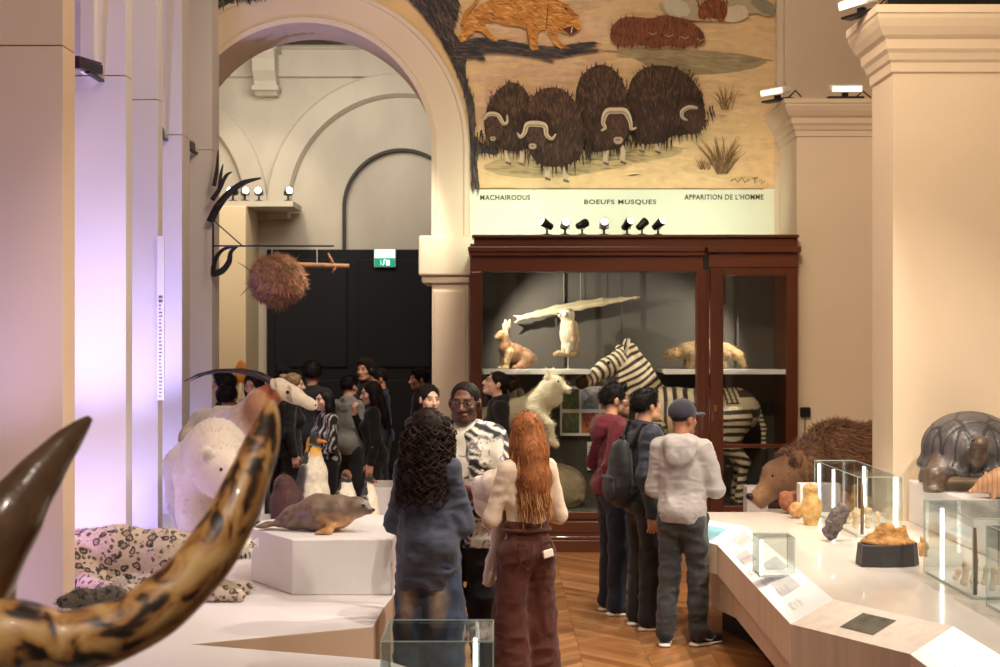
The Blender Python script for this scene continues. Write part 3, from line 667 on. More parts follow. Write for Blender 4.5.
# white wolf on a rock
def wolf():
    S = Sdf(); S.k = .06; cr = lin((236, 222, 192)); S.c = cr
    S.chain([(-.52, 0, .50, .15), (-.15, 0, .58, .155), (.18, 0, .68, .17)], fl=.8, tag='b')
    S.chain([(.22, 0, .74, .15), (.36, 0, .90, .12)], fl=.9, tag='n')
    S.ell((.42, 0, .96), (.115, .10, .10), (0, .2, 0), tag='h'); S.cone((.48, 0, .93), (.62, 0, .88), .062, .040, fl=.85, k=.04, tag='h')
    S.ell((.645, 0, .885), (.018, .02, .016), k=.008, c=lin((40, 32, 30)), tag='nose')
    def side(s):
        S.cone((.38, s*.065, 1.03), (.36, s*.085, 1.135), .045, .012, k=.02, fl=1); S.ell((.375, s*.078, 1.07), (.02, .022, .045), k=.004, c=lin((196, 160, 130)))
        S.chain([(-.50, s*.09, .46, .12), (-.44, s*.10, .30, .07), (-.56, s*.10, .17, .04), (-.52, s*.10, .03, .035), (-.46, s*.10, .025, .035)], k=.05)
    mirror(side)
    S.chain([(.20, .09, .62, .085), (.20, .09, .36, .05), (.19, .09, .05, .036), (.25, .09, .03, .035)], k=.05)
    S.chain([(.22, -.09, .62, .085), (.40, -.09, .46, .05), (.44, -.09, .27, .038), (.50, -.09, .23, .036)], k=.05)
    S.chain([(-.62, 0, .52, .06), (-.78, 0, .36, .075), (-.84, 0, .18, .05)], k=.05)
    S.ell((.42, 0, .80), (.09, .10, .12), k=.08)
    def colour(c, tg, t, v):
        g = np.clip(vnoise(v*5, 2)*.5+.1, 0, .5)[:, None]; return c*(1-g)+c*lin((196, 178, 146))*g*1.25
    beast('white_wolf', 'cream-white wolf with one forepaw raised inside the cabinet', 'wolf', (X_(536, 14.25)-.12, 14.26, .86), -.55, S, .010, FURM, colour, .84,
          dict(n=5200, ln=.05, comb=lambda p, n: np.tile([-.8, 0, -.5], (len(p), 1)), seed=3, wd=.004),
          kids=[('eye', balls([(.505, .058, .985), (.505, -.058, .985)], .013), EYE), ('nose', balls([(.662, 0, .887)], .016), NOSE)])
    S = Sdf(); S.k = .1; S.ell((0, 0, .16), (.55, .27, .28)); S.ell((-.35, .05, .2), (.3, .2, .25)); S.ell((.3, -.03, .2), (.25, .2, .25)); S.ell((0, 0, -.35), (2, 2, .35), op=-1, k=.01)
    v, f = S.mesh(.02); v = wrinkle(v, f, .03, (6, 6, 6), 5); v[:, 2] = np.maximum(v[:, 2], 0)
    o = mk('display_rock', v, f, M('rock_buff', (150, 132, 104), .9, nz=(6, .3), bump=(18, .6)), None, smooth=True); o.location = (X_(540, 14.25)-.1, 14.28, .401); tag(o, 'buff rock mount under the white wolf in the cabinet', 'rock')
wolf()
# hare on the shelf
def hare():
    S = Sdf(); S.k = .04; a, b = lin((136, 96, 60)), lin((188, 156, 112)); S.c = a
    S.chain([(-.13, 0, .11, .085), (-.02, 0, .15, .085), (.08, 0, .20, .07)], fl=.85, tag='b'); S.ell((-.12, 0, .10), (.10, .085, .09))
    S.chain([(.09, 0, .24, .052), (.10, 0, .30, .045)]); S.ell((.115, 0, .33), (.058, .043, .046)); S.cone((.14, 0, .325), (.175, 0, .305), .034, .022, k=.02, c=b)
    def side(s):
        S.chain([(.085, s*.022, .36, .017), (.075, s*.035, .42, .024), (.06, s*.045, .475, .009)], fl=.55, ax=(1, 0, 0), k=.01, c=lin((206, 160, 116)))
        S.chain([(.07, s*.045, .17, .038), (.09, s*.045, .07, .024), (.10, s*.045, .012, .019), (.13, s*.045, .012, .016)], k=.02, c=b)
        S.chain([(-.12, s*.07, .09, .07), (-.05, s*.08, .03, .035), (.03, s*.085, .018, .02)], k=.03)
    mirror(side); S.ell((-.225, 0, .11), .03, c=b)
    def colour(c, tg, t, v): return c*(1+.5*vnoise(v*60, 4))[:, None]
    beast('mounted_hare', 'brown hare sitting upright with tall ears on the cabinet shelf', 'hare', (X_(513, 14.36), 14.36, SHZ+.004), PI+.5, S, .006, FURM, colour, 1.06,
          dict(n=1800, ln=.022, comb=lambda p, n: np.tile([-.8, 0, -.3], (len(p), 1)), seed=4, wd=.002), kids=[('eye', balls([(.135, .04, .338), (.135, -.04, .338)], .009), EYE)])
hare()
# owl on a perch
def owl():
    S = Sdf(); S.k = .04; w = lin((204, 190, 164)); S.c = w
    S.chain([(0, 0, .13, .075), (0, 0, .26, .095), (0, 0, .36, .085)], fl=.85, ax=(1, 0, 0)); S.ell((.015, 0, .47), (.085, .088, .08))
    S.chain([(-.045, 0, .10, .06), (-.08, 0, -.02, .045), (-.10, 0, -.10, .035)], fl=.45, ax=(1, 0, 0), c=lin((150, 124, 90)))
    def side(s):
        S.chain([(-.01, s*.10, .36, .045), (-.03, s*.105, .2, .045), (-.07, s*.06, .05, .02)], fl=.55, k=.02, c=lin((164, 136, 98)))
        S.ell((.085, s*.035, .475), (.018, .036, .038), k=.01, c=lin((236, 222, 192))); S.chain([(.02, s*.04, .12, .035), (.04, s*.04, .05, .022)], k=.02)
    mirror(side); S.cone((.10, 0, .47), (.12, 0, .435), .013, .004, k=.005, c=lin((60, 50, 40)))
    def colour(c, tg, t, v): return c*(1-.35*np.clip(vnoise(v*[60, 60, 25], 8), 0, 1))[:, None]
    t = beast('mounted_owl', 'pale owl on a branch perch above the cabinet shelf', 'owl', (X_(568, 14.4), 14.4, SHZ+.13), -PI/2-.95, S, .006, HIDE, colour, .92,
          kids=[('eye', balls([(.105, .035, .482), (.105, -.035, .482)], .012), EYE)])
    p = empty('perch', (X_(568, 14.4), 14.4, SHZ), 'gnarled branch perch on a thin rod under the owl', 'perch')
    mb = MB(); mb.tube([(0, 0, 0), (0, 0, .13)], .007, 8); mb.lathe([(.05, 0), (.05, .008), (.01, .01)], n=16); mb.build('rod', M('pale_rod', (200, 196, 186), .4), p)
    mb = MB(); mb.tube([(-.15, -.03, .15), (-.10, -.04, .17), (-.02, -.015, .158), (.07, -.02, .165), (.11, 0, .15)], [.02, .03, .028, .026, .012], 10); mb.build('branch', M('bark_tan', (170, 140, 104), .9, bump=(30, .6)), p, True)
owl()
# long pale bony fish hung across the cabinet
def gar():
    Y = 14.62; a, b = gy(521, 317.5, Y), gy(640, 297, Y); t = empty('long_fish', (a+b)/2, 'long pale slender fish hung across the top of the cabinet', 'fish')
    L = (b-a).length; d = (b-a)/2
    S = Sdf(); S.k = .02; pts = []
    for u, r in ((0, .014), (.05, .024), (.14, .034), (.3, .046), (.5, .048), (.68, .040), (.84, .022), (.96, .009), (1, .006)):
        pts.append((*(a.lerp(b, u)-(a+b)/2+Vector((0, 0, .02*math.sin(u*PI)))), r))
    S.chain(pts, fl=.6, ax=(0, 1, 0), tag='b'); q = a-(a+b)/2
    S.cone(q, (q.x-.06, q.y, q.z-.05), .013, .012, fl=.4, c=(1, 1, 1)); S.cone(q, (q.x-.075, q.y, q.z+.02), .013, .01, fl=.4)
    v, f = S.mesh(.007); c = np.tile(lin((206, 188, 150)), (len(v), 1)); c[v[:, 2] > 0.0+v[:, 0]*d.z/d.x+.02] *= .75
    mk('body', v, f, SMOOTHH, t, c, smooth=True)
    mb = MB()
    for u in (.36, .5): p = a.lerp(b, u)-(a+b)/2; mb.tube([(p.x, p.y, p.z+.04), (p.x, p.y, 3.0-((a+b)/2).z)], .003, 5)
    mb.build('hanging_wire', M('wire_grey', (150, 146, 138), .4), t)
gar()
# grizzled carnivore on the shelf
def small_beast():
    S = Sdf(); S.k = .05; S.c = lin((164, 134, 90))
    S.chain([(-.2, 0, .20, .095), (0, 0, .215, .10), (.17, 0, .20, .09)], fl=.85); S.chain([(.22, 0, .19, .065), (.30, 0, .17, .052)]); S.ell((.33, 0, .165), (.07, .055, .052)); S.cone((.37, 0, .15), (.43, 0, .125), .034, .02, k=.03)
    def side(s):
        S.ell((.31, s*.045, .215), (.012, .02, .022), k=.01); S.chain([(.15, s*.06, .15, .05), (.16, s*.06, .06, .03), (.17, s*.06, .015, .024), (.20, s*.06, .012, .02)], k=.03, c=lin((120, 92, 60)))
        S.chain([(-.2, s*.065, .16, .07), (-.16, s*.065, .09, .04), (-.21, s*.065, .05, .026), (-.19, s*.065, .015, .024), (-.15, s*.065, .012, .02)], k=.03, c=lin((140, 110, 74)))
    mirror(side); S.chain([(-.28, 0, .23, .045), (-.38, 0, .15, .055), (-.45, 0, .04, .03)], k=.03)
    def colour(c, tg, t, v): return c*(1+.4*vnoise(v*45, 6))[:, None]
    beast('mounted_badger', 'grizzled stocky mammal walking on the shelf, cut by the cabinet mullion', 'mounted mammal', (X_(703, 14.42), 14.42, SHZ+.004), PI+.12, S, .008, FURM, colour, .95,
          dict(n=3200, ln=.04, comb=lambda p, n: np.tile([-.9, 0, -.35], (len(p), 1)), seed=6, wd=.003), kids=[('eye', balls([(.365, .042, .18), (.365, -.042, .18)], .008), EYE)])
small_beast()
# spotlights standing on the cabinet top
for k, (px, yaw, pit, lit, d) in enumerate(((547, -1.2, 1.1, True, 'first from the left'), (565, .15, 1.2, True, 'second from the left'), (582, 2.2, 1.2, False, 'third from the left, turned aside'), (604, 0, 1.15, True, 'middle one, facing out'),
        (627, .6, 1.0, True, 'third from the right'), (642, 2.0, .9, False, 'second from the right, turned aside'), (658, .9, 1.0, True, 'last on the right'))):
    spotlet('clip_spotlight', (X_(px, 13.98), 13.98, zz(235)+.001), 'small spotlight on the cabinet crown, %s' % d, 'spotlights on the cabinet top', yaw, pit, .95, lit, M('pale_lamp', (200, 190, 180), .4) if k in (1, 3) else BLACK)
# intercom box on the wall beside the cabinet
t = empty('wall_box', (X_(805, 13.99), 13.985, Z_(412, 14)), 'small black wall box with a cable beside the cabinet', 'wall box')
mb = MB(); mb.box(-.05, .05, -.03, .02, -.05, .05); bevel(mb.build('case', BLACK, t), .01)
mb = MB(); mb.tube([(0, 0, -.05), (-.005, .005, -.3), (0, .005, -.62)], .005, 5); mb.build('cable', BLACK, t)
# ================================================================== the mural
MPX = WY-.012
mur = empty('mural', (1.2, MPX, 4.5), 'painted mural of shaggy horned oxen and a big cat above the cabinet', 'mural')
mo = Vector((1.2, MPX, 4.5))
def mp(px, py, d=0.0): p = gy(px, py, WY-.012); return (p.x-mo.x, -d, p.z-mo.z)
bg = arch_wall('painted_ground', M('mural_sand', (232, 196, 146), .8, nz=(1.6, .10, (1, 1, 1.6)), bump=(18, .15)), AXc, AZc, ARo+.002, -3.35, 2.92, 0, 7.55, WY-.012, WY-.002, None, 3.72)
bg.parent = mur; bg.location = -mo
cb_ = MB(); cb_.box(-.318-mo.x, 2.92-mo.x, .0, .010, 3.1-mo.z, 3.705-mo.z); cb_.build('caption_band', M('mural_cream', (226, 228, 206), .8, nz=(2, .05)), mur)
ru = MB(); ru.box(-.29-mo.x, 2.80-mo.x, -.003, .0, 3.70-mo.z, 3.712-mo.z); ru.build('border_line', M('mural_ochre', (150, 120, 70), .8), mur)
PNT = M('mural_paint', vc=True, rough=.8, nz=(10, .12))
_lay = [0]; _dep = [.0012]
def inside(poly, p):
    x, y = p; r = False; j = len(poly)-1
    for i in range(len(poly)):
        a, b = poly[i], poly[j]
        if (a[1] > y) != (b[1] > y) and x < (b[0]-a[0])*(y-a[1])/(b[1]-a[1])+a[0]: r = not r
        j = i
    return r
def smoothpoly(poly, n=3):
    P = np.array(poly, float)
    for _ in range(n-1):
        Q = np.roll(P, -1, 0); P = np.stack([P*.75+Q*.25, P*.25+Q*.75], 1).reshape(-1, 2)
    return [tuple(p) for p in P]
class Paint:
    def __init__(s, name, label=None): s.mb = MB(); s.name = name; s.d = _dep[0]; s.rg = random.Random(len(name)*7+_lay[0]); _lay[0] += 1; s.label = label
    def fill(s, poly, col, sm=2):
        poly = smoothpoly(poly, sm) if sm > 1 else poly; s.mb.col = lin(col); s.d += .0003
        s.mb.add([mp(x, y, s.d) for x, y in poly], [tuple(range(len(poly)))[::-1]])
    def strokes(s, poly, n, cols, ln=8, wd=1.0, ang=90, jit=25, spill=0, da=None):
        """brush marks of a fixed pigment laid inside an outline"""
        xs = [p[0] for p in poly]; ys = [p[1] for p in poly]; s.d += .0003; k = 0; tries = 0
        while k < n and tries < n*12:
            tries += 1; x, y = s.rg.uniform(min(xs), max(xs)), s.rg.uniform(min(ys)-spill, max(ys)+spill)
            if not inside(poly, (x, y)): continue
            a0 = da(x, y) if da else ang; a = math.radians(a0+s.rg.uniform(-jit, jit)); l = ln*s.rg.uniform(.5, 1.3); w = wd*s.rg.uniform(.5, 1.2)
            dx, dy = math.cos(a)*l/2, math.sin(a)*l/2; nx, ny = -math.sin(a)*w/2, math.cos(a)*w/2; s.mb.col = lin(s.rg.choice(cols))*s.rg.uniform(.93, 1.07); d = s.d+s.rg.uniform(0, .0006)
            s.mb.add([mp(x-dx, y-dy, d), mp(x+nx, y+ny, d), mp(x+dx, y+dy, d), mp(x-nx, y-ny, d)], [(0, 1, 2, 3)]); k += 1
        s.d += .0007
    def line(s, pts, w, col):
        s.mb.col = lin(col); s.d += .0004; P = [Vector((*p, 0)) for p in pts]; ws = w if hasattr(w, '__len__') else [w]*len(P); vs = []
        for i, p in enumerate(P):
            t = (P[min(i+1, len(P)-1)]-P[max(i-1, 0)]).normalized(); n = Vector((-t.y, t.x, 0))*ws[i]/2
            vs += [mp(*(p+n)[:2], s.d), mp(*(p-n)[:2], s.d)]
        s.mb.add(vs, [(2*i, 2*i+1, 2*i+3, 2*i+2) for i in range(len(P)-1)])
    def done(s):
        _dep[0] = s.d+.0003
        o = s.mb.build(s.name, PNT, mur, vc=True)
        if s.label: o['label'] = s.label
        return o
g = Paint('painted_scenery', 'painted sandy ground, ponds and dry tufts')
R_ = [(470, 0), (778, 0), (778, 188), (474, 188)]
g.strokes(R_, 900, [(230, 194, 144), (234, 199, 149), (227, 190, 141), (232, 196, 147)], 30, 6, 0, 12)
g.strokes([(470, 0), (610, 0), (600, 80), (480, 130)], 260, [(226, 188, 152), (220, 182, 146), (229, 193, 156)], 30, 6, 0, 12)
g.fill([(604, 50), (660, 48), (730, 52), (772, 60), (752, 70), (700, 76), (652, 72), (640, 60)], (170, 150, 112)); g.strokes([(606, 51), (730, 53), (770, 60), (740, 71), (700, 75), (655, 70)], 120, [(150, 134, 100), (178, 158, 118), (160, 140, 104)], 22, 2.4, 2, 8)
g.fill([(478, 168), (500, 158), (560, 152), (640, 146), (684, 146), (680, 156), (640, 162), (600, 172), (560, 178), (510, 178)], (196, 168, 122)); g.strokes([(480, 168), (560, 154), (684, 147), (640, 162), (570, 177), (510, 176)], 120, [(168, 144, 102), (186, 158, 112), (150, 128, 92)], 20, 2, 2, 10)
for cx, cy, hh, n in ((722, 174, 42, 60), (726, 110, 26, 22), (704, 170, 14, 16)):
    for i in range(n):
        a = g.rg.uniform(-.75, .75); l = hh*g.rg.uniform(.4, 1); b = g.rg.uniform(-5, 5); g.line([(cx+b, cy), (cx+b+math.sin(a)*l*.5, cy-math.cos(a)*l*.6), (cx+b+math.sin(a)*l, cy-math.cos(a)*l)], [.9, .7, .25], g.rg.choice([(132, 100, 66), (160, 126, 84), (110, 84, 58)]))
g.fill([(655, 0), (775, 0), (772, 20), (752, 12), (735, 22), (700, 22), (668, 20)], (186, 168, 136)); g.fill([(722, 10), (742, 4), (750, 16), (738, 23), (722, 23)], (222, 204, 172)); g.fill([(746, 0), (770, 0), (776, 18), (760, 14)], (150, 140, 118)); g.fill([(660, 0), (684, 0), (692, 16), (670, 20)], (206, 196, 170))
g.fill([(703, 0), (724, 0), (728, 12), (722, 25), (712, 18), (700, 22), (696, 14)], (132, 74, 40)); g.strokes([(696, 0), (728, 0), (724, 22), (700, 20)], 60, [(100, 54, 30), (160, 92, 48)], 8, 1.6, 80, 25)
g.line([(730, 182), (734, 179), (737, 183), (741, 178), (744, 183), (749, 180)], 1.0, (110, 84, 60)); g.line([(751, 179), (757, 178)], .9, (110, 84, 60)); g.line([(754, 178), (754, 184)], .9, (110, 84, 60)); g.line([(758, 182), (761, 180), (760, 185), (764, 181)], .8, (110, 84, 60)); g.done()
t_ = Paint('painted_tree', 'painted dark gnarled tree trunk and bough')
TK = [(404, -4), (458, -4), (460, 12), (452, 30), (462, 44), (470, 48), (466, 60), (466, 80), (474, 100), (476, 122), (474, 140), (500, 152), (496, 156), (478, 152), (477, 168), (480, 190), (472, 190), (471, 160), (469, 120), (464, 92), (452, 62), (438, 36), (420, 12)]
t_.fill(TK, (62, 52, 50)); t_.strokes(TK, 420, [(38, 32, 34), (84, 72, 66), (50, 44, 44), (104, 88, 76)], 15, 1.8, 75, 18, da=lambda x, y: 60 if y < 60 else 85)
BR = [(456, 48), (470, 38), (500, 40), (530, 46), (556, 48), (576, 44), (600, 42), (588, 48), (602, 52), (580, 54), (562, 58), (548, 58), (556, 64), (536, 58), (505, 54), (480, 54), (488, 62), (470, 58), (458, 64)]
t_.fill(BR, (64, 56, 56), 2); t_.strokes(BR, 200, [(40, 34, 36), (96, 84, 78), (56, 50, 50)], 16, 1.4, 6, 12); t_.done(); t_ = Paint('painted_foliage', 'painted dark foliage over the left spandrel')
LT = [(186, -8), (280, -8), (262, 0), (228, 6), (206, 14), (190, 24), (186, 14)]
t_.fill(LT, (70, 72, 64)); t_.strokes(LT, 160, [(44, 46, 44), (110, 112, 98), (60, 64, 56)], 12, 2, 60, 60); t_.done()
c_ = Paint('painted_big_cat', 'painted tawny snarling big cat on a bough')
CT = [(462, 30), (468, 18), (476, 10), (482, 4), (500, -2), (530, -3), (548, 0), (562, 2), (574, 12), (581, 26), (579, 33), (572, 29), (564, 34), (558, 28), (556, 36), (562, 46), (570, 49), (556, 49), (550, 38), (546, 30), (538, 32), (536, 46), (540, 50), (530, 52), (528, 40), (526, 28), (506, 26), (494, 22), (484, 22), (488, 32), (496, 40), (504, 40), (492, 42), (478, 30), (470, 36), (463, 44), (459, 42)]
c_.fill(CT, (202, 136, 62)); c_.strokes(CT, 330, [(176, 106, 42), (222, 160, 84), (150, 88, 36), (232, 176, 104)], 10, 1.5, 20, 30)
c_.line([(462, 26), (466, 14), (474, 6), (478, -2)], [4, 4, 3, 2], (190, 126, 56)); c_.fill([(562, 30), (572, 27), (578, 32), (570, 36)], (90, 34, 24), 1); c_.line([(572, 28), (571, 34)], .9, (245, 235, 215)); c_.line([(548, 6), (546, 30)], 1, (120, 70, 30)); c_.line([(526, 28), (530, 50)], 1.2, (120, 70, 30)); c_.fill([(564, 10), (567, 9), (567, 12)], (40, 24, 16), 1); c_.done()
h_ = Paint('painted_herd', 'painted distant herd of small reddish-brown oxen')
HD = [(609, 38), (612, 26), (622, 18), (636, 18), (650, 20), (662, 16), (676, 18), (690, 22), (702, 32), (705, 42), (698, 48), (692, 46), (680, 50), (668, 46), (655, 50), (640, 46), (622, 48), (612, 44)]
h_.fill(HD, (128, 72, 44)); h_.strokes(HD, 260, [(98, 52, 32), (152, 90, 54), (120, 66, 40), (82, 44, 30)], 7, 1.5, 85, 25)
for x in (618, 632, 646, 660, 672, 684, 696): h_.line([(x, 44), (x-1, 50)], 1.5, (96, 60, 42))
for x, y in ((668, 36), (684, 38), (700, 40), (652, 34)): h_.line([(x-4, y), (x, y+2), (x+4, y)], .8, (196, 160, 120))
h_.done()
def ox(label, poly, legs, head, horns, muzzle, n):
    o = Paint('painted_ox', label)
    for x, y0, y1 in legs: o.line([(x, y0), (x-.5, y1-3), (x, y1)], [6, 4.6, 6], (196, 172, 142)); o.line([(x-2.5, y1-2), (x+3, y1)], 2.4, (110, 84, 66))
    o.fill(poly, (62, 40, 28)); mx = sum(p[0] for p in poly)/len(poly); my = min(p[1] for p in poly)
    o.strokes(poly, n, [(44, 28, 20), (76, 50, 34), (92, 62, 42), (36, 24, 18), (58, 38, 26)], 9, 1.8, 90, 14, da=lambda x, y: 90+(x-mx)*.5); o.strokes([(p[0]*.9+mx*.1, my+(p[1]-my)*.45) for p in poly], n//4, [(104, 72, 48), (90, 62, 42)], 8, 1.3, 90, 20, da=lambda x, y: 90+(x-mx)*.8)
    low = [p for p in poly if p[1] > my+(max(q[1] for q in poly)-my)*.6]
    for p in low:
        for _ in range(14): x = p[0]+o.rg.uniform(-9, 9); y = p[1]-o.rg.uniform(2, 10); o.line([(x, y), (x+(x-mx)*.04, y+o.rg.uniform(6, 13))], [1.5, .3], o.rg.choice([(44, 28, 20), (60, 40, 28)]))
    o.fill(head, (70, 46, 34)); o.strokes(head, 60, [(48, 32, 24), (96, 66, 48), (84, 56, 42)], 7, 1.2, 90, 20)
    for hn in horns:
        K = np.array([(*p, w) for p, w in zip(*hn)], float); n_ = len(K); P = []
        for i in range(n_-1):
            p0, p1, p2, p3 = K[max(i-1, 0)], K[i], K[i+1], K[min(i+2, n_-1)]
            for u in np.linspace(0, 1, 6, endpoint=(i == n_-2)): P.append(.5*((2*p1)+(-p0+p2)*u+(2*p0-5*p1+4*p2-p3)*u*u+(-p0+3*p1-3*p2+p3)*u**3))
        o.line([(a, b) for a, b, c in P], [c+1.2 for a, b, c in P], (60, 42, 32)); o.line([(a, b) for a, b, c in P], [c for a, b, c in P], (206, 186, 156)); o.line([(a, b+c*.22) for a, b, c in P], [c*.3 for a, b, c in P], (156, 132, 106))
    if muzzle: x, y, w = muzzle; o.fill([(x-w, y-w*.6), (x+w, y-w*.6), (x+w*.8, y+w*.8), (x-w*.8, y+w*.8)], (176, 150, 130)); o.line([(x-w*.4, y), (x+w*.4, y)], 1, (60, 40, 34))
    for sx in (-1, 1):
        if muzzle: o.line([(muzzle[0]+sx*5-1, muzzle[1]-11), (muzzle[0]+sx*5+1, muzzle[1]-11)], 1.6, (20, 12, 10))
    o.done()
ox('painted ox facing the viewer in profile at the right end', [(628, 84), (640, 70), (656, 66), (674, 68), (690, 78), (702, 96), (704, 116), (700, 130), (686, 136), (672, 136), (662, 144), (640, 146), (630, 138), (624, 116)], [(641, 140, 153), (657, 140, 154)], [(678, 104), (692, 102), (702, 110), (704, 122), (700, 134), (690, 136), (680, 126)], [([(696, 110), (688, 109), (681, 113), (681, 119), (686, 122)], [2.5, 4, 4, 3, 1.4])], None, 420)
ox('painted ox facing the viewer with a broad boss, second from the right', [(574, 96), (580, 78), (592, 68), (606, 66), (620, 78), (628, 100), (630, 130), (624, 146), (610, 152), (592, 154), (580, 150), (576, 128)], [(605, 148, 166), (622, 146, 165)], [(602, 112), (614, 106), (628, 110), (628, 130), (622, 146), (612, 148), (606, 136)], [([(615, 113), (606, 114), (602, 124), (604, 130), (600, 133)], [6, 6, 4, 3, 1.4]), ([(615, 113), (624, 114), (629, 124), (630, 131), (635, 130)], [6, 6, 4, 3, 1.4])], (617, 142, 5), 420)
ox('painted ox at the left end of the line, head lowered', [(484, 122), (488, 106), (498, 92), (510, 84), (522, 88), (530, 100), (532, 124), (530, 150), (516, 154), (502, 152), (496, 146), (486, 142)], [(508, 150, 166), (521, 150, 167)], [(484, 118), (494, 116), (502, 122), (502, 138), (496, 144), (488, 142)], [([(484, 122), (489, 117), (498, 118), (503, 126), (507, 125), (507, 118)], [2.5, 4, 4, 3.5, 2.5, 1.2])], (493, 141, 3), 330)
ox('painted ox second from the left, facing the viewer', [(524, 128), (528, 104), (540, 92), (556, 90), (570, 98), (580, 116), (584, 140), (580, 160), (566, 168), (548, 170), (534, 164), (526, 148)], [(547, 166, 182), (565, 166, 184)], [(524, 130), (532, 124), (544, 126), (548, 138), (542, 150), (534, 152), (526, 144)], [([(535, 127), (527, 128), (524, 136), (520, 140), (517, 136)], [6, 5, 4, 3, 1.2]), ([(535, 127), (544, 129), (546, 138), (551, 142), (555, 137)], [6, 5, 4, 3, 1.2])], (532, 149, 4), 420)
FONT_INK = M('caption_ink', (62, 56, 40), .7)
def caption(text, px, py, h, wpx):
    cu = bpy.data.curves.new('caption', 'FONT'); cu.body = text; cu.size = 1; cu.extrude = .01; cu.align_x = 'CENTER'; cu.space_character = 1.12; cu.offset = .02
    o = bpy.data.objects.new('caption', cu); dg = bpy.context.evaluated_depsgraph_get(); COL.objects.link(o); dg.update(); me = bpy.data.meshes.new_from_object(o.evaluated_get(dg)); bpy.data.objects.remove(o)
    v = np.array([p.co for p in me.vertices]); w = v[:, 0].max()-v[:, 0].min(); k = wpx*WY/FPX/w; kz = h*WY/FPX/(v[:, 1].max()-v[:, 1].min())
    for p in me.vertices: p.co = (p.co.x*k, -p.co.z*.15-.003, p.co.y*kz)
    me.materials.clear(); me.materials.append(FONT_INK); m = link(bpy.data.objects.new('caption_lettering', me), mur); m.location = mp(px, py); return m
caption('MACHAIRODUS', 505, 200, 5.2, 50); caption('BOEUFS MUSQUES', 620, 204, 5.4, 72); caption("APPARITION DE L'HOMME", 724, 199.5, 5.4, 79)
# ================================================================== animals of the left platform
bear_head_M = [None]
def T4(p, e=(0, 0, 0)): m = Euler(e).to_matrix().to_4x4(); m.translation = Vector(p); return m
def bear_sdf(c, belly, neck_low=0.0, head_r=1.0, turn=0.0, slim=1.0):
    S = Sdf(); S.k = .12; S.c = c
    S.chain([(-.55, 0, .72, .30*slim), (-.1, 0, .73, .33*slim), (.30, 0, .77, .31*slim)], fl=.86, tag='b'); S.ell((.36, 0, .92), (.22, .17, .16), k=.15)
    nz = -neck_low
    S.chain([(.45, 0, .80, .23), (.72, 0, .72+nz*.6, .19), (.86, 0, .66+nz, .165)], k=.12, tag='n')
    HM = T4((.80, 0, 0), (0, 0, turn))@T4((-.80, 0, 0)); S.M = HM; bear_head_M[0] = HM
    hr = head_r; hx = lambda x: .93+(x-.93)*hr; hz = lambda z: .66+nz+(z-.66)*hr
    S.ell((.93, 0, .66+nz), (.16*hr, .145*hr, .14*hr), (0, .35, 0), k=.08, tag='h'); ml = 1.20 if head_r < 1.2 else 1.13; S.cone((hx(1.0), 0, hz(.63)), (hx(ml), 0, hz(.525)), .080*hr, .054*hr, k=.05, tag='h')
    S.ell((hx(ml+.040), 0, hz(.525)), (.03*hr, .036*hr, .026*hr), k=.01, c=lin((30, 25, 24)), tag='nose'); S.ell((hx(ml-.02), 0, hz(.50)), (.03*hr, .036*hr, .026*hr), k=.01, c=lin((30, 25, 24)), tag='nose'); S.cone((hx(1.02), 0, hz(.56)), (hx(ml-.04), 0, hz(.475)), .06*hr, .035*hr, k=.05, tag='h'); S.ell((hx(.97), 0, hz(.72)), (.10*hr, .10*hr, .07*hr), k=.05, tag='h')
    def side(s):
        S.M = HM; S.ell((hx(.87), s*.125*hr, hz(.815)), (.036*hr, .056*hr, .066*hr), k=.012, tag='ear'); S.ell((hx(.895), s*.13*hr, hz(.815)), (.018*hr, .038*hr, .042*hr), k=.004, c=np.array(c)*.55); S.M = Matrix.Identity(4)
        S.chain([(.32, s*.17, .66, .17), (.36, s*.18, .36, .115), (.35, s*.18, .10, .095)], k=.1, tag='leg'); S.ell((.43, s*.18, .055), (.15, .095, .06), k=.05, tag='paw')
        S.chain([(-.55, s*.17, .62, .22), (-.46, s*.19, .36, .15), (-.58, s*.19, .16, .10)], k=.1, tag='leg'); S.ell((-.49, s*.19, .055), (.17, .095, .06), k=.05, tag='paw')
        S.ell((.42, s*.18, .0), (.2, .12, .012), op=-1, k=.01)
    mirror(side); S.ell((-.86, 0, .80), (.06, .05, .07), k=.05)
    return S
def claws(nz=0):
    mb = MB()
    for x0 in (.56, -.34):
        for s in (1, -1):
            for k in range(5): y = s*.18+(k-2)*.034; mb.tube([(x0-.01, y, .045), (x0+.03, y, .03), (x0+.05, y, .006)], [.011, .009, .003], 6)
    return mb
def polar_bear():
    c = lin((218, 204, 192)); S = bear_sdf(c, c, -.03, 1.08, .35, .84); hq = lambda L: [tuple(bear_head_M[0]@Vector(p)) for p in L]
    def colour(cc, tg, t, v): return cc*(1-.12*np.clip(vnoise(v*7, 5), 0, 1))[:, None]
    beast('polar_bear', 'stocky cream-white bear with lowered head on the left platform', 'bear', (-2.2, 10.72, zp), -1.3, S, .018, FURM, colour, .93,
          dict(n=16000, ln=.034, comb=lambda p, n: np.tile([-.7, 0, -.75], (len(p), 1)), seed=9, wd=.005, shade=.12, up=.12, skip=('h', 'ear', 'nose'), also=dict(n=3000, ln=.016, comb=lambda p, n: np.tile([-.9, 0, .2], (len(p), 1)), seed=10, wd=.004, shade=.08, up=.1)),
          kids=[('eye', balls(hq([(1.045, .10, .755), (1.045, -.10, .755)]), .015), EYE), ('nose', balls(hq([(1.275, .012, .525), (1.275, -.012, .525)]), .028), NOSE), ('claw', claws(), NOSE)])
polar_bear()
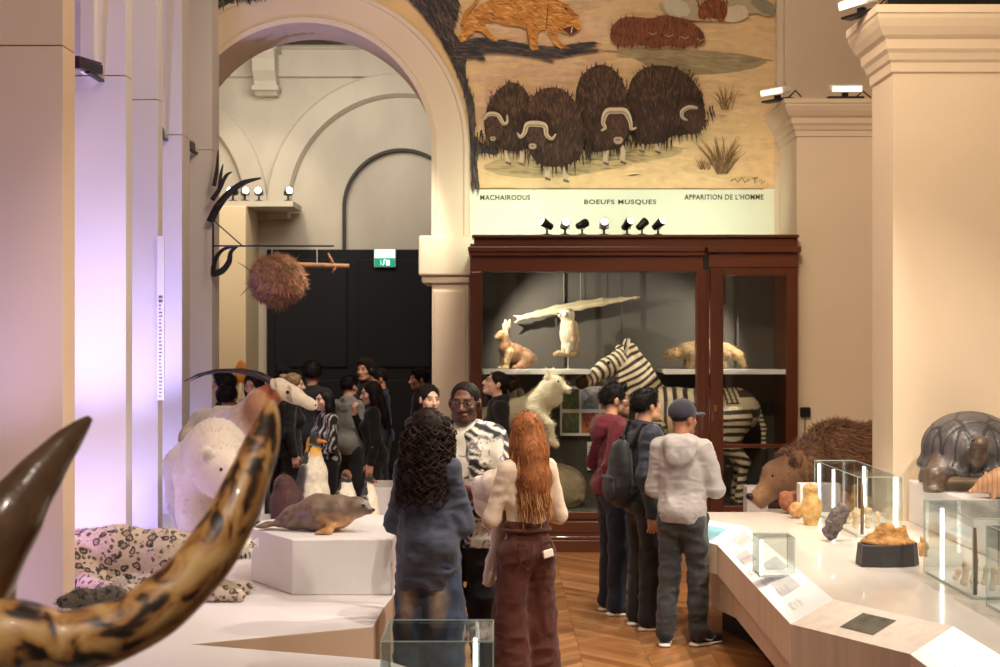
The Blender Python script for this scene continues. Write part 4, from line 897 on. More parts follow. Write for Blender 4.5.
def oryx():
    S = Sdf(); S.k = .06; cr = lin((236, 222, 200)); S.c = cr; rust = lin((166, 92, 50))
    S.chain([(-.5, 0, .78, .19), (-.1, 0, .76, .20), (.28, 0, .80, .19)], fl=.8, tag='b'); S.ell((.20, 0, .93), (.14, .08, .07), k=.1)
    S.chain([(.34, 0, .88, .165), (.52, 0, 1.02, .12)], fl=.75, tag='n', c=lin((226, 196, 160))); HM = T4((.46, 0, 0), (0, 0, .8))@T4((-.46, 0, 0)); S.M = HM; S.chain([(.54, 0, 1.05, .115), (.63, 0, 1.13, .095)], fl=.78, tag='n2', c=rust)
    S.chain([(.68, 0, 1.17, .080), (.80, 0, 1.11, .065), (.93, 0, 1.04, .042), (.96, 0, 1.025, .038)], fl=.82, k=.03, tag='h')
    def side(s):
        S.M = HM; S.ell((.655, s*.09, 1.20), (.03, .022, .065), (s*.7, -.5, 0), k=.015); S.ell((.672, s*.098, 1.203), (.014, .014, .045), (s*.7, -.5, 0), k=.003, c=lin((90, 60, 44))); S.M = Matrix.Identity(4)
        S.chain([(.26, s*.10, .68, .09), (.29, s*.10, .40, .05), (.28, s*.10, .12, .033), (.28, s*.10, .06, .036)], k=.05, tag='leg'); S.chain([(.28, s*.10, .05, .036), (.30, s*.10, .015, .042)], k=.01, c=lin((50, 44, 42)))
        S.chain([(-.48, s*.11, .70, .14), (-.42, s*.11, .50, .08), (-.56, s*.11, .37, .045), (-.52, s*.11, .12, .033), (-.51, s*.11, .06, .036)], k=.05, tag='leg'); S.chain([(-.51, s*.11, .05, .036), (-.50, s*.11, .015, .042)], k=.01, c=lin((50, 44, 42)))
    mirror(side); S.chain([(-.68, 0, .86, .03), (-.74, 0, .6, .02), (-.74, 0, .4, .03)], k=.03)
    def colour(c, tg, t, v):
        n = vnoise(v*14, 4)*.02; vo = v; v = (v-np.array(HM.translation))@np.array(HM.to_3x3()); w = np.where((tg == 'h'), np.clip((np.abs(v[:, 0]-.78+n) < .02)*1.0*(np.abs(v[:, 1]) > .035), 0, 1)*.55, 0)
        r = np.where(tg == 'n', np.clip((vo[:, 0]-.44+n*3)/.10, 0, 1)*.7, 0); return c*(1-r)[:, None]*(1-w)[:, None]+rust*r[:, None]+lin((120, 76, 52))*w[:, None]
    X0 = X_(254, 11.8)-.46*.58*1.02
    hb = MB()
    for s in (1, -1):
        P = [(.655, s*.03, 1.225), (.60, s*.045, 1.27), (.50, s*.06, 1.315), (.34, s*.07, 1.345), (.16, s*.075, 1.345), (.0, s*.075, 1.31), (-.12, s*.07, 1.255)]
        P = [HM@Vector(p) for p in P]; hb.tube(P, [.024, .024, .022, .019, .015, .010, .003], 12)
    o = beast('oryx', 'cream antelope with long swept-back curved horns, facing right', 'antelope', (X0, 12.15, zp), -.95, S, .012, HIDE, colour, 1.03,
              kids=[('eye', balls([tuple(HM@Vector(p)) for p in ((.765, .062, 1.135), (.765, -.062, 1.135))], .016), EYE), ('nostril', balls([tuple(HM@Vector(p)) for p in ((.985, .02, 1.03), (.985, -.02, 1.03))], .009), NOSE)])
    hb1 = MB(); hb2 = MB(); n = len(hb.v)//2
    for h_, a in ((hb1, 0), (hb2, n)):
        h_.v = hb.v[a:a+n]; h_.c = hb.c[a:a+n]; h_.f = [[i-a for i in q] for q in hb.f if a <= q[0] < a+n]; h_.build('horn', HORN, o, True)
oryx()
def rosette_mat():
    m = M('rosette_fur', vc=True, rough=.8, nz=(40, .15), sheen=.2); nt = m.node_tree; N = nt.nodes; Lk = nt.links.new
    b = N['Principled BSDF']; src = b.inputs['Base Color'].links[0].from_socket; tc = [n for n in N if n.type == 'TEX_COORD'][0]
    ns = N.new('ShaderNodeTexNoise'); ns.inputs['Scale'].default_value = 14; Lk(tc.outputs['Object'], ns.inputs['Vector'])
    ad = N.new('ShaderNodeMixRGB'); ad.blend_type = 'ADD'; ad.inputs[0].default_value = .06; Lk(tc.outputs['Object'], ad.inputs[1]); Lk(ns.outputs['Color'], ad.inputs[2])
    vo = N.new('ShaderNodeTexVoronoi'); vo.inputs['Scale'].default_value = 15; Lk(ad.outputs[0], vo.inputs['Vector'])
    cr = N.new('ShaderNodeValToRGB'); e = cr.color_ramp.elements; e[0].position = .0; e[0].color = (.62, .55, .5, 1); e[1].position = .21; e[1].color = (.62, .55, .5, 1)
    for p, c in ((.25, .09), (.35, .09), (.41, 1.0), (1.0, 1.0)): x = e.new(p); x.color = (c, c, c, 1)
    Lk(vo.outputs['Distance'], cr.inputs[0]); n2 = N.new('ShaderNodeTexNoise'); n2.inputs['Scale'].default_value = 22; Lk(tc.outputs['Object'], n2.inputs['Vector'])
    mr = N.new('ShaderNodeMapRange'); mr.inputs[1].default_value = .05; mr.inputs[2].default_value = .12; Lk(n2.outputs['Fac'], mr.inputs[0])
    mx = N.new('ShaderNodeMixRGB'); Lk(mr.outputs[0], mx.inputs[0]); mx.inputs[1].default_value = (1, 1, 1, 1); Lk(cr.outputs[0], mx.inputs[2])
    v2 = N.new('ShaderNodeTexVoronoi'); v2.inputs['Scale'].default_value = 25; Lk(ad.outputs[0], v2.inputs['Vector']); c2 = N.new('ShaderNodeValToRGB'); e2 = c2.color_ramp.elements; e2[0].position = .27; e2[0].color = (.12, .11, .10, 1); e2[1].position = .36; e2[1].color = (1, 1, 1, 1); Lk(v2.outputs['Distance'], c2.inputs[0])
    m2 = N.new('ShaderNodeMixRGB'); m2.blend_type = 'MULTIPLY'; m2.inputs[0].default_value = .9; Lk(src, m2.inputs[1]); Lk(c2.outputs[0], m2.inputs[2]); src = m2.outputs[0]
    mu = N.new('ShaderNodeMixRGB'); mu.blend_type = 'MULTIPLY'; mu.inputs[0].default_value = 1; Lk(src, mu.inputs[1]); Lk(mx.outputs[0], mu.inputs[2]); Lk(mu.outputs[0], b.inputs['Base Color']); return m
def snow_leopard():
    S = Sdf(); S.k = .07; c0 = lin((200, 180, 162)); S.c = c0; w = lin((238, 228, 212))
    S.chain([(-.42, 0, .27, .16), (-.15, 0, .285, .155), (.15, 0, .27, .145), (.32, 0, .25, .135)], fl=.85, tag='b')
    S.chain([(.38, 0, .28, .11), (.50, 0, .33, .095)], tag='n'); S.ell((.56, 0, .35), (.10, .09, .085), k=.04); S.ell((.64, 0, .325), (.05, .052, .042), k=.03, c=w)
    S.ell((.685, 0, .335), (.012, .02, .012), k=.005, c=lin((150, 100, 90)))
    def side(s):
        S.ell((.525, s*.072, .43), (.02, .03, .032), k=.01)
        S.chain([(.30, s*.10, .20, .075), (.36, s*.12, .10, .05), (.46, s*.12, .05, .042), (.62, s*.12, .038, .042)], k=.04)
        S.chain([(-.42, s*.11, .22, .13), (-.26, s*.14, .12, .075), (-.44, s*.14, .07, .045), (-.30, s*.14, .032, .04)], k=.05)
    mirror(side); S.ell((0, 0, .14), (.35, .11, .07), k=.06, c=w)
    Y0 = 8.72; X0 = X_(143, Y0); p = lambda px, py, Y: tuple(np.array(gy(px, py, Y))-np.array((X0, Y0, zp)))
    S.chain([(-.52, -.02, .20, .055), (*p(92, 588, 8.45), .055), (*p(134, 596, 8.12), .056), (*p(112, 597, 7.88), .055), (*p(80, 599, 7.72), .05), (*p(63, 602, 7.62), .034)], k=.05, tag='tail')
    v, f = S.mesh(.010); c, tg, t = S.attrs(v); tip = (tg == 'tail') & (t > 1.05); c[tip] = lin((92, 78, 66)); belly = np.clip((.16-v[:, 2])/.1, 0, 1)[:, None]*(tg == 'b')[:, None]; c = c*(1-belly)+w*belly
    nv, nf, nc = fur(v, f, c, 9000, .028, lambda p_, n: np.tile([-.9, 0, -.25], (len(p_), 1)), 11, .003, .3, .08)
    o = mk('snow_leopard', nv, nf, rosette_mat(), None, nc, smooth=True); o.location = (X0, Y0, zp)
    tag(o, 'crouching pale spotted leopard with rosettes and a thick trailing tail', 'leopard')
    [b_.build('eye', EYE, o, True) for b_ in balls([(.635, .055, .375), (.635, -.055, .375)], .013).islands()]
    wk = MB()
    for s in (1, -1):
        for k in range(5): wk.tube([(.66, s*.035, .315+k*.006), (.70, s*.11, .33+k*.012-.02), (.69, s*.17, .31+k*.014-.03)], [.0016, .0012, .0005], 4)
    [b_.build('whisker', M('whisker_white', (240, 236, 226), .4), o) for b_ in wk.islands()]
    t = empty('tail_stand', gz(95, 628, zp), 'thin black rod stand holding up the leopard tail', 'stand')
    mb = MB(); mb.tube([(0, 0, 0), (0, 0, .13)], .009, 8); mb.lathe([(.05, 0), (.05, .006), (.012, .012)], n=16); mb.build('rod', BLACK, t)
    mb = MB(); mb.tube([(-.045, 0, .16), (-.03, 0, .13), (0, 0, .122), (.03, 0, .13), (.045, 0, .16)], .006, 6); mb.build('cradle', BLACK, t)
snow_leopard()
def seal():
    S = Sdf(); S.k = .06; g = lin((112, 92, 78)); b = lin((184, 136, 86)); S.c = g
    S.chain([(-.30, 0, .05, .035), (-.2, 0, .085, .07), (-.03, 0, .12, .115), (.10, 0, .125, .11)], fl=1.0); S.chain([(.14, 0, .14, .09), (.22, -.01, .16, .068)]); S.ell((.265, -.02, .165), (.068, .055, .052)); S.cone((.30, -.025, .155), (.335, -.035, .145), .034, .026, k=.02)
    for s in (1, -1):
        S.chain([(.10, s*.10, .05, .032), (.08, s*.17, .02, .028), (.02, s*.20, .012, .018)], k=.03, fl=.6, ax=(0, 0, 1)); S.chain([(-.30, s*.02, .045, .03), (-.40, s*.05, .03, .028), (-.44, s*.07, .025, .012)], k=.02, fl=.5, ax=(0, 0, 1))
    def colour(c, tg, t, v):
        w = np.clip((.13-v[:, 2]+vnoise(v*14, 3)*.04)/.06, 0, 1)*np.clip((v[:, 0]+.02)/.08, 0, 1)*(v[:, 0] < .30); sp = np.clip(vnoise(v*40, 7)*.5, -.1, .3); return (c*(1-w)[:, None]+b*w[:, None])*(1-sp)[:, None]
    beast('mounted_seal', 'small grey-brown seal lying on the white many-sided plinth', 'seal', (X_(322, 9.2), 9.22, .852), -.16, S, .007, SMOOTHH, colour, .98,
          kids=[('eye', balls([(.302, .024, .182), (.300, -.066, .180)], .012), EYE), ('nose', balls([(.362, -.037, .15)], .012), NOSE)])
seal()
def penguin_sdf(kind):
    S = Sdf(); S.k = .05; w = lin((238, 226, 204)); bk = lin((58, 54, 56)); S.c = w
    S.chain([(0, 0, .10, .095), (0, 0, .28, .125), (0, 0, .46, .105), (0, 0, .58, .065)], fl=.95, ax=(1, 0, 0), tag='b'); S.cone((0, 0, .58), (0, 0, .66), .055, .05, tag='nk')
    S.ell((.01, 0, .70), (.058, .05, .055), k=.03, c=lin((28, 26, 28)), tag='hd')
    if kind == 'king': S.chain([(.05, 0, .705, .017), (.11, 0, .705, .011), (.155, 0, .695, .004)], k=.015, c=lin((232, 152, 40)), tag='bk')
    else: S.chain([(.05, 0, .70, .02), (.09, 0, .69, .013), (.115, 0, .68, .004)], k=.015, c=lin((150, 90, 60)), tag='bk')
    for s in (1, -1):
        S.chain([(-.01, s*.105, .48, .035), (-.02, s*.14, .34, .04), (-.03, s*.145, .18, .018)], fl=.5, ax=(0, 1, 0), k=.015, c=bk, tag='wing'); S.ell((.05, s*.055, .02), (.06, .035, .018), k=.02, c=lin((50, 44, 42)), tag='ft')
    S.cone((-.08, 0, .12), (-.14, 0, .02), .04, .015, k=.03, c=bk)
    return S, w, bk
def penguin(name, label, px, Y, yaw, sc, kind):
    S, w, bk = penguin_sdf(kind)
    def colour(c, tg, t, v):
        x, y, z = v.T; n = vnoise(v*18, 2)*.012
        back = ((x < .02+n) & (tg == 'b')) | ((tg == 'nk') & (x < (.03 if kind == 'king' else .2)+n))
        c = np.where(back[:, None], bk, c)
        if kind == 'king':
            o = (tg != 'hd') & (x > .02) & (z > .585) & (z < .66); c = np.where(o[:, None], lin((236, 176, 66))*(.5+.5*np.clip((z-.58)/.05, 0, 1))[:, None]+w*(.5-.5*np.clip((z-.58)/.05, 0, 1))[:, None], c)
            ear = (tg != 'bk') & (np.abs(y) > .028) & (x < .01) & (x > -.04) & (z > .62) & (z < .73); c = np.where(ear[:, None], lin((232, 160, 50)), c)
        elif kind == 'brown': c = np.where(((tg == 'hd') & (z > .71))[:, None], lin((120, 80, 50)), c)
        else: c = np.where(((tg == 'nk') & (x > 0))[:, None], w, c)
        return c*(1+.12*vnoise(v*50, 5))[:, None]
    return beast(name, label, 'penguin', (X_(px, Y), Y, zp), yaw, S, .008*max(sc, .75), HIDE, colour, sc, kids=[('eye', balls([(.038, .042, .715), (.038, -.042, .715)], .008), EYE)])
penguin('king_penguin', 'tall penguin with orange throat and beak behind the seal', 313, 11.7, -.62, 1.08, 'king')
penguin('small_penguin', 'short brown-headed penguin with white breast, right of the tall penguin', 346, 11.3, -.9, .74, 'brown')
penguin('small_bird', 'slim dark bird with a white neck and breast at the plinth edge', 369, 11.25, -.35, .68, 'slim')
def chick():
    S = Sdf(); S.k = .06; S.c = lin((84, 48, 50)); S.chain([(0, 0, .16, .13), (0, 0, .32, .12), (.02, 0, .43, .075)]); S.ell((.04, 0, .47), (.065, .055, .055)); S.cone((.09, 0, .47), (.13, 0, .455), .016, .006, k=.01, c=lin((40, 34, 34)))
    for s in (1, -1): S.chain([(0, s*.12, .34, .035), (-.01, s*.15, .2, .03)], k=.03, fl=.6); S.ell((.05, s*.05, .03), (.06, .035, .03), c=lin((44, 38, 38)))
    beast('downy_chick', 'plump downy dark-reddish bird half hidden behind the seal', 'bird', (X_(287, 11.2), 11.2, zp), -2.2, S, .011, FURM, None, 1.0, dict(n=2600, ln=.03, comb=lambda p, n: np.tile([-.2, 0, -.8], (len(p), 1)), seed=2, wd=.003), kids=[('eye', balls([(.085, .04, .49), (.085, -.04, .49)], .007), EYE)])
chick()
# great curved horns in the foreground
def horns():
    t = empty('horned_skull', gy(-70, 610, 3.0), 'huge mottled brown curved horns nearest the viewer at lower left', 'horns'); o = t.location
    hm = M('mottled_horn', (176, 122, 66), .42, coat=.2); nt = hm.node_tree; N = nt.nodes; Lk = nt.links.new; b = N['Principled BSDF']; tc = [n for n in N if n.type == 'TEX_COORD'][0]
    a = N.new('ShaderNodeAttribute'); a.attribute_name = 'Col'
    ns = N.new('ShaderNodeTexNoise'); ns.inputs['Scale'].default_value = 17; ns.inputs['Detail'].default_value = 5; ns.inputs['Distortion'].default_value = .9
    mp_ = N.new('ShaderNodeMapping'); Lk(a.outputs['Vector'], mp_.inputs[0]); mp_.inputs['Scale'].default_value = (1.0, 1.0, 1.0); Lk(mp_.outputs[0], ns.inputs['Vector'])
    cr = N.new('ShaderNodeValToRGB'); e = cr.color_ramp.elements; e[0].position = .36; e[0].color = L4((38, 26, 18)); e[1].position = .72; e[1].color = L4((222, 178, 118))
    for p, c in ((.42, (74, 48, 30)), (.47, (172, 116, 62)), (.58, (206, 158, 96))): x = e.new(p); x.color = L4(c)
    Lk(ns.outputs['Fac'], cr.inputs[0]); Lk(cr.outputs[0], b.inputs['Base Color']); bp = N.new('ShaderNodeBump'); bp.inputs['Strength'].default_value = .25; bp.inputs['Distance'].default_value = .01; Lk(ns.outputs['Fac'], bp.inputs['Height']); Lk(bp.outputs[0], b.inputs['Normal'])
    def horn(name, px, mat, label=None, stretch=(.62, 1)):
        # control points (px, py, width px, Y) resampled with a spline
        K = np.array(px, float); n = len(K); P = []
        for i in range(n-1):
            p0, p1, p2, p3 = K[max(i-1, 0)], K[i], K[i+1], K[min(i+2, n-1)]
            for u in np.linspace(0, 1, 10, endpoint=(i == n-2)): P.append(.5*((2*p1)+(-p0+p2)*u+(2*p0-5*p1+4*p2-p3)*u*u+(-p0+3*p1-3*p2+p3)*u**3))
        P = np.array(P); C = [gy(q[0], q[1], q[3])-o for q in P]; R = [max(q[2]*q[3]/FPX/2, .002) for q in P]
        mb = MB(); R = [r*(1+.018*math.sin(i*.6)) for i, r in enumerate(R)]; mb.tube(C, R, 22)
        ln = 0; cols = []
        for i in range(len(C)):
            if i: ln += (C[i]-C[i-1]).length
            for k in range(22): w = 2*PI*k/22; cols.append((ln*stretch[0]+5, .055*math.cos(w)*stretch[1]+3, .055*math.sin(w)*stretch[1]+2))
        h = mk(name, mb.v, mb.f, mat, t, np.array(cols), smooth=True)
        if label: h['label'] = label
        return h
    horn('horn', [(-60, 668, 100, 2.9), (0, 641, 84, 2.9), (70, 643, 66, 2.92), (135, 622, 60, 2.95), (190, 578, 56, 3.0), (228, 524, 50, 3.05), (252, 470, 42, 3.12), (266, 430, 30, 3.18), (271, 402, 11, 3.22)], hm, 'long mottled brown and black horn curving up to the right')
    horn('horn', [(-75, 640, 110, 2.95), (-40, 588, 96, 2.98), (0, 530, 74, 3.0), (30, 488, 52, 3.05), (58, 452, 34, 3.1), (78, 430, 20, 3.14), (90, 418, 7, 3.16)], M('dark_streaked_horn', (104, 76, 54), .28, nz=(9, .6, (1, 1, .5)), bump=(20, .2), coat=.4), 'dark glossy shorter horn at the left edge')
    S = Sdf(); S.k = .08; S.c = lin((190, 160, 120)); S.ell((-.02, .06, .02), (.17, .18, .14)); S.cone((-.05, .1, 0), (-.2, .5, -.16), .13, .08); S.ell((-.22, .56, -.18), (.09, .09, .06)); S.cone((-.12, -.02, .0), (.06, -.02, .02), .11, .10)
    v, f = S.mesh(.016); mk('skull_cap', wrinkle(v, f, .01, (20, 20, 20), 4), f, M('old_bone', (190, 160, 120), .8, nz=(8, .25), bump=(30, .4)), t, smooth=True)
    sd = empty('horn_stand', (o.x-.02, o.y+.08, zp), 'black post stand carrying the great horns', 'stand')
    mb = MB(); mb.tube([(0, 0, 0), (0, 0, o.z-zp-.08)], .022, 10); mb.build('post', BLACK, sd); mb = MB(); mb.box(-.18, .18, -.18, .18, 0, .02); bevel(mb.build('foot_plate', BLACK, sd), .006)
horns()
slab('exhibit_platform', [(-3.2, 2.3), (-.75, 2.3), (-.75, 4.595), (-3.2, 4.595)], 0, zp, 'white platform step under the great horns at lower left', 'platform', PW, PT)
# uplight housings
def can(px, py, Y, z, label):
    p = gy(px, py, Y); t = empty('floor_uplight', (p.x, p.y, z), label, 'spotlight'); R = Euler((.5, 0, -.2)).to_matrix(); q = zp-z
    mb = MB(); mb.lathe([(.05, 0), (.05, .012), (.012, .018), (.012, .06)], n=14); mb.build('foot', BLACK, t, True)
    mb = MB(); mb.lathe([(.03, -.07), (.055, -.06), (.06, .06), (.052, .065)], (0, 0, .13), 18, R); h = mb.build('lamp_head', BLACK, t, True)
    mb = MB(); mb.lathe([(.001, .062), (.05, .064), (.001, .067)], (0, 0, .13), 18, R); mb.build('lens', M('violet_lens', (190, 160, 255), .2, emit=4), h)
can(18, 622, 7.4, zp, 'black can uplight on the platform at the left edge, glowing violet')
# nest hung from a rod, wall bracket and dark antlers beside the arch
def nest():
    Y = 14.3; c = gy(277, 280, Y); t = empty('woven_nest', c, 'round shaggy woven nest on a branch, hung in the arch', 'nest')
    rg = np.random.default_rng(5); S = Sdf(); S.k = .06; S.ell((0, 0, 0), (.28, .24, .26)); S.cone((-.05, 0, -.08), (.02, 0, -.2), .16, .08); S.ell((.12, 0, -.02), (.16, .16, .18)); v, f = S.mesh(.016)
    n = vnormals(v, f); v = v+n*(vnoise(v*28, 3)*.012)[:, None]; cc = np.tile(lin((168, 122, 90)), (len(v), 1))*(1+.5*vnoise(v*30, 9))[:, None]
    def comb(p, nn): q = np.cross(nn, np.tile([.2, 1, .3], (len(p), 1))); return q*np.where(rg.random((len(p), 1)) < .5, 1, -1)
    v2, f2, c2 = fur(v, f, cc, 5200, .075, comb, 6, .006, .7, .6, None, .12); mk('woven_grass', v2, f2, FURM, t, c2, smooth=False)
    br = MB(); P = lambda px, py: gy(px, py, Y)-c; br.tube([P(262, 268), P(300, 265), P(324, 265.5), P(349, 266)], [.02, .028, .026, .022], 9); br.tube([P(334, 265.5), P(330, 257), P(328, 253)], [.018, .013, .009], 7); br.tube([P(336, 266), P(332, 273)], [.02, .008], 7)
    br.tube([P(252, 272), P(244, 266), P(237, 262)], [.008, .006, .002], 5); br.tube([P(251, 284), P(243, 293), P(240, 296)], [.006, .005, .002], 5); br.build('branch', M('branch_pink', (172, 126, 92), .85, nz=(14, .3), bump=(40, .4)), t, True)
    w = MB(); w.tube([P(317, 264), P(317, 247)], .004, 5); w.tube([P(272, 256), P(272, 246.5)], .004, 5); w.build('hanging_wire', M('wire_white', (220, 216, 206), .4), t)
    b = empty('wall_bracket', gy(213, 246, Y), 'thin black triangular bracket rod carrying the nest', 'bracket'); o = b.location; Q = lambda px, py: gy(px, py, Y)-o
    m = MB(); m.tube([Q(212, 246), Q(334, 246)], .009, 8); m.build('rod', BLACK, b); m = MB(); m.tube([Q(213, 219), Q(213, 276)], .011, 8); m.build('upright', BLACK, b); m = MB(); m.tube([Q(213, 220), Q(242, 245.5)], .007, 8); m.build('brace', BLACK, b)
    a = empty('dark_antler', gy(214, 205, 14.42), 'black branching antlers jutting out beside the last pier', 'antlers'); o = a.location; Q = lambda px, py, d=0: gy(px, py, 14.42+d)-o; AM = M('antler_black', (34, 30, 28), .5, bump=(30, .4))
    m = MB(); m.tube(curve_pts([Q(210, 222), Q(217, 208), Q(228, 194), Q(243, 183), Q(261, 178)]), curve_rad([.04, .04, .034, .028, .008]), 10); m.build('main_beam', AM, a, True)
    for pts, r in (([(212, 200), (219, 190), (226, 176), (232, 172)], .026), ([(219, 190), (221, 174), (223, 164)], .02), ([(214, 186), (217, 168), (218, 150)], .022), ([(216, 206), (226, 198), (229, 190)], .02)):
        m = MB(); m.tube(curve_pts([Q(*p, -.08) for p in pts]), curve_rad([r, r*.9, r*.7, .005] if len(pts) == 4 else [r, r*.8, .005]), 9); m.build('tine', AM, a, True)
    a = empty('dark_antler', gy(214, 262, 14.5), 'black looped antler curling below the bracket rod', 'antlers'); o = a.location; Q = lambda px, py, d=0: gy(px, py, 14.5+d)-o
    m = MB(); m.tube(curve_pts([Q(212, 274), Q(222, 271), Q(229, 262), Q(231, 252), Q(238, 246)]), curve_rad([.035, .034, .03, .022, .01]), 9); m.build('main_beam', AM, a, True); m = MB(); m.tube(curve_pts([Q(213, 270), Q(216, 258), Q(224, 249), Q(236, 247)]), curve_rad([.025, .024, .018, .008]), 9); m.build('tine', AM, a, True)
nest()
# tall narrow text strip on the third pier
t = empty('text_strip', (X_(160, 11.55), 11.57, Z_(318, 11.55)), 'narrow white vertical text strip at the edge of the third pier', 'wall text')
mb = MB(); mb.box(-.03, .03, 0, .02, -.68, .68); mb.build('strip', M('strip_white', (238, 236, 230)), t); mb = MB(); rg = random.Random(2)
for k in range(26):
    z = .10-k*.03; mb.box(-.014, .014-rg.random()*.012, -.003, 0, z, z+.008)
mb.box(-.016, .016, -.003, 0, .13, .15); mb.box(-.016, .016, -.003, 0, .165, .185); o = mb.build('printed_lines', INK, t)
# orange oval object on the far pillar
t = empty('oval_shield', (X_(241, 19.85), 19.86, Z_(372, 19.85)), 'orange oval carved object on a pale stem against the far pillar', 'carved object')
S = Sdf(); S.k = .03; S.ell((0, 0, 0), (.085, .04, .17)); S.ell((0, -.05, .02), (.045, .02, .11), op=-1); v, f = S.mesh(.012); mk('oval_head', v, f, M('orange_wood', (214, 140, 56), .5, nz=(9, .3)), t, smooth=True)
mb = MB(); mb.tube([(0, 0, -.15), (-.03, 0, -.4), (-.03, 0, -1.6)], [.02, .018, .018], 8); mb.build('stem', M('pale_stem', (226, 208, 176), .6), t, True)
# ================================================================== exhibits on and behind the right counter
ct_z = .8015
def brown_bear():
    c = lin((122, 84, 56)); S = bear_sdf(c, c, .10, 1.3)
    def colour(cc, tg, t, v):
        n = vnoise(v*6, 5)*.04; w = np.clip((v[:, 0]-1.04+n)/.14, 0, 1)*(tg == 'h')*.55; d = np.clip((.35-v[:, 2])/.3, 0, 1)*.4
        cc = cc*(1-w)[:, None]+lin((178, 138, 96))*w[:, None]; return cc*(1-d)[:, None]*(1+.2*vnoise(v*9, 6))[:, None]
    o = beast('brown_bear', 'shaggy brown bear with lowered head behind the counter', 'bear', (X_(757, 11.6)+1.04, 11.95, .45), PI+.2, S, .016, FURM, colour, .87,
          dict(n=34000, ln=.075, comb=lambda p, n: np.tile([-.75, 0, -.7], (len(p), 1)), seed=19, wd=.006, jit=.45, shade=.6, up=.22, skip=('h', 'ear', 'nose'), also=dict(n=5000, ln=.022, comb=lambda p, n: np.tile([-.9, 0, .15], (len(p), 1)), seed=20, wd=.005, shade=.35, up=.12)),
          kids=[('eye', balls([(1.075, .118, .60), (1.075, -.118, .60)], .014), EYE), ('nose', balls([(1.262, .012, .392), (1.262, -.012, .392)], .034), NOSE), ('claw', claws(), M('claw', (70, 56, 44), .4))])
brown_bear()
mb = MB(); p0, p1 = gz(749, 513, .8), gz(766, 513, .8); Yb = 10.55
Yb = 12.75; mb.box(X_(747, Yb), X_(768, Yb), Yb, Yb+.2, .4505, Z_(487, Yb)); tag(bevel(mb.build('small_block', PW), .004), 'small white block standing behind the brown bear muzzle', 'block')
mb = MB(); Yb = 10.32; mb.box(X_(800, Yb), X_(819, Yb), Yb, Yb+.12, ct_z, Z_(484, Yb)); tag(bevel(mb.build('small_block', PW), .004), 'white block standing behind the upright tan slab', 'block')
def lump(name, label, cat, px, py, w, h, col, kind, seed, yaw=0, z=ct_z, mat=None, dp=.6):
    p = gz(px, py, z); s = FPX/p.y; W, H = w/s, h/s; S = Sdf(); S.k = .02*max(W, H)/.1; q = S.k
    S.c = lin(col)
    if kind == 'round': S.ell((0, 0, H*.5), (W*.5, W*.5*dp+.01, H*.5)); S.ell((W*.15, -.01, H*.62), (W*.3, W*.3, H*.3))
    elif kind == 'slab': S.chain([(0, 0, H*.06, W*.42), (W*.04, 0, H*.45, W*.45), (0, 0, H*.86, W*.28)], fl=.5); S.ell((-W*.1, 0, H*.9), (W*.3, W*.2, H*.1))
    elif kind == 'head': S.ell((0, 0, H*.55), (W*.45, W*.4, H*.45)); S.ell((W*.2, -W*.2, H*.32), (W*.25, W*.25, H*.28)); S.ell((-W*.3, 0, H*.8), (W*.16, W*.1, H*.16)); S.ell((W*.3, 0, H*.85), (W*.14, W*.1, H*.15)); S.ell((W*.12, -W*.5, H*.5), (W*.09, W*.12, H*.08), op=-1, k=.01)
    v, f = S.mesh(max(W, H)/26); v = wrinkle(v, f, W*.05, (3/W, 3/W, 3/W), seed); v[:, 2] = np.maximum(v[:, 2], 0)
    c = np.tile(lin(col), (len(v), 1))*(1+.35*vnoise(v*4/W, seed))[:, None]; o = mk(name, v, f, mat or M('fossil_matte', vc=True, rough=.85, nz=(30, .3), bump=(60, .6)), None, c, smooth=True); o.location = p; o.rotation_euler = (0, 0, yaw); return tag(o, label, cat)
lump('fossil_skull', 'reddish-brown rounded skull on the counter under the bear chin', 'skull', 789, 513.5, 22, 22, (150, 92, 66), 'head', 3)
lump('round_stone', 'round tan stone between the reddish skull and upright slab', 'stone', 797, 518, 17, 16, (196, 148, 100), 'round', 4)
lump('stone_slab', 'upright knobbly tan slab on the counter', 'stone', 811, 525, 17, 40, (206, 166, 104), 'slab', 5)
def rock():
    p = gz(836, 541, ct_z); s = FPX/p.y; S = Sdf(); S.k = .015; u = 1/s
    S.ell((0, 0, 19*u), (9*u, 6*u, 19*u), (0, .42, 0)); S.ell((4*u, 0, 27*u), (8*u, 6*u, 9*u)); S.ell((-5*u, 0, 9*u), (7*u, 5*u, 8*u)); v, f = S.mesh(.006); v = wrinkle(v, f, .02, (22, 22, 22), 8)
    v = v+vnormals(v, f)*(np.round(vnoise(v*30, 2)*2)/2*.004)[:, None]; v[:, 2] = np.maximum(v[:, 2], 0)
    o = mk('dark_rock', v, f, M('dark_schist', (104, 92, 90), .5, nz=(24, .8), bump=(60, .8)), smooth=True); o.location = p; tag(o, 'jagged dark grey rock standing tilted on the counter', 'rock')
rock()
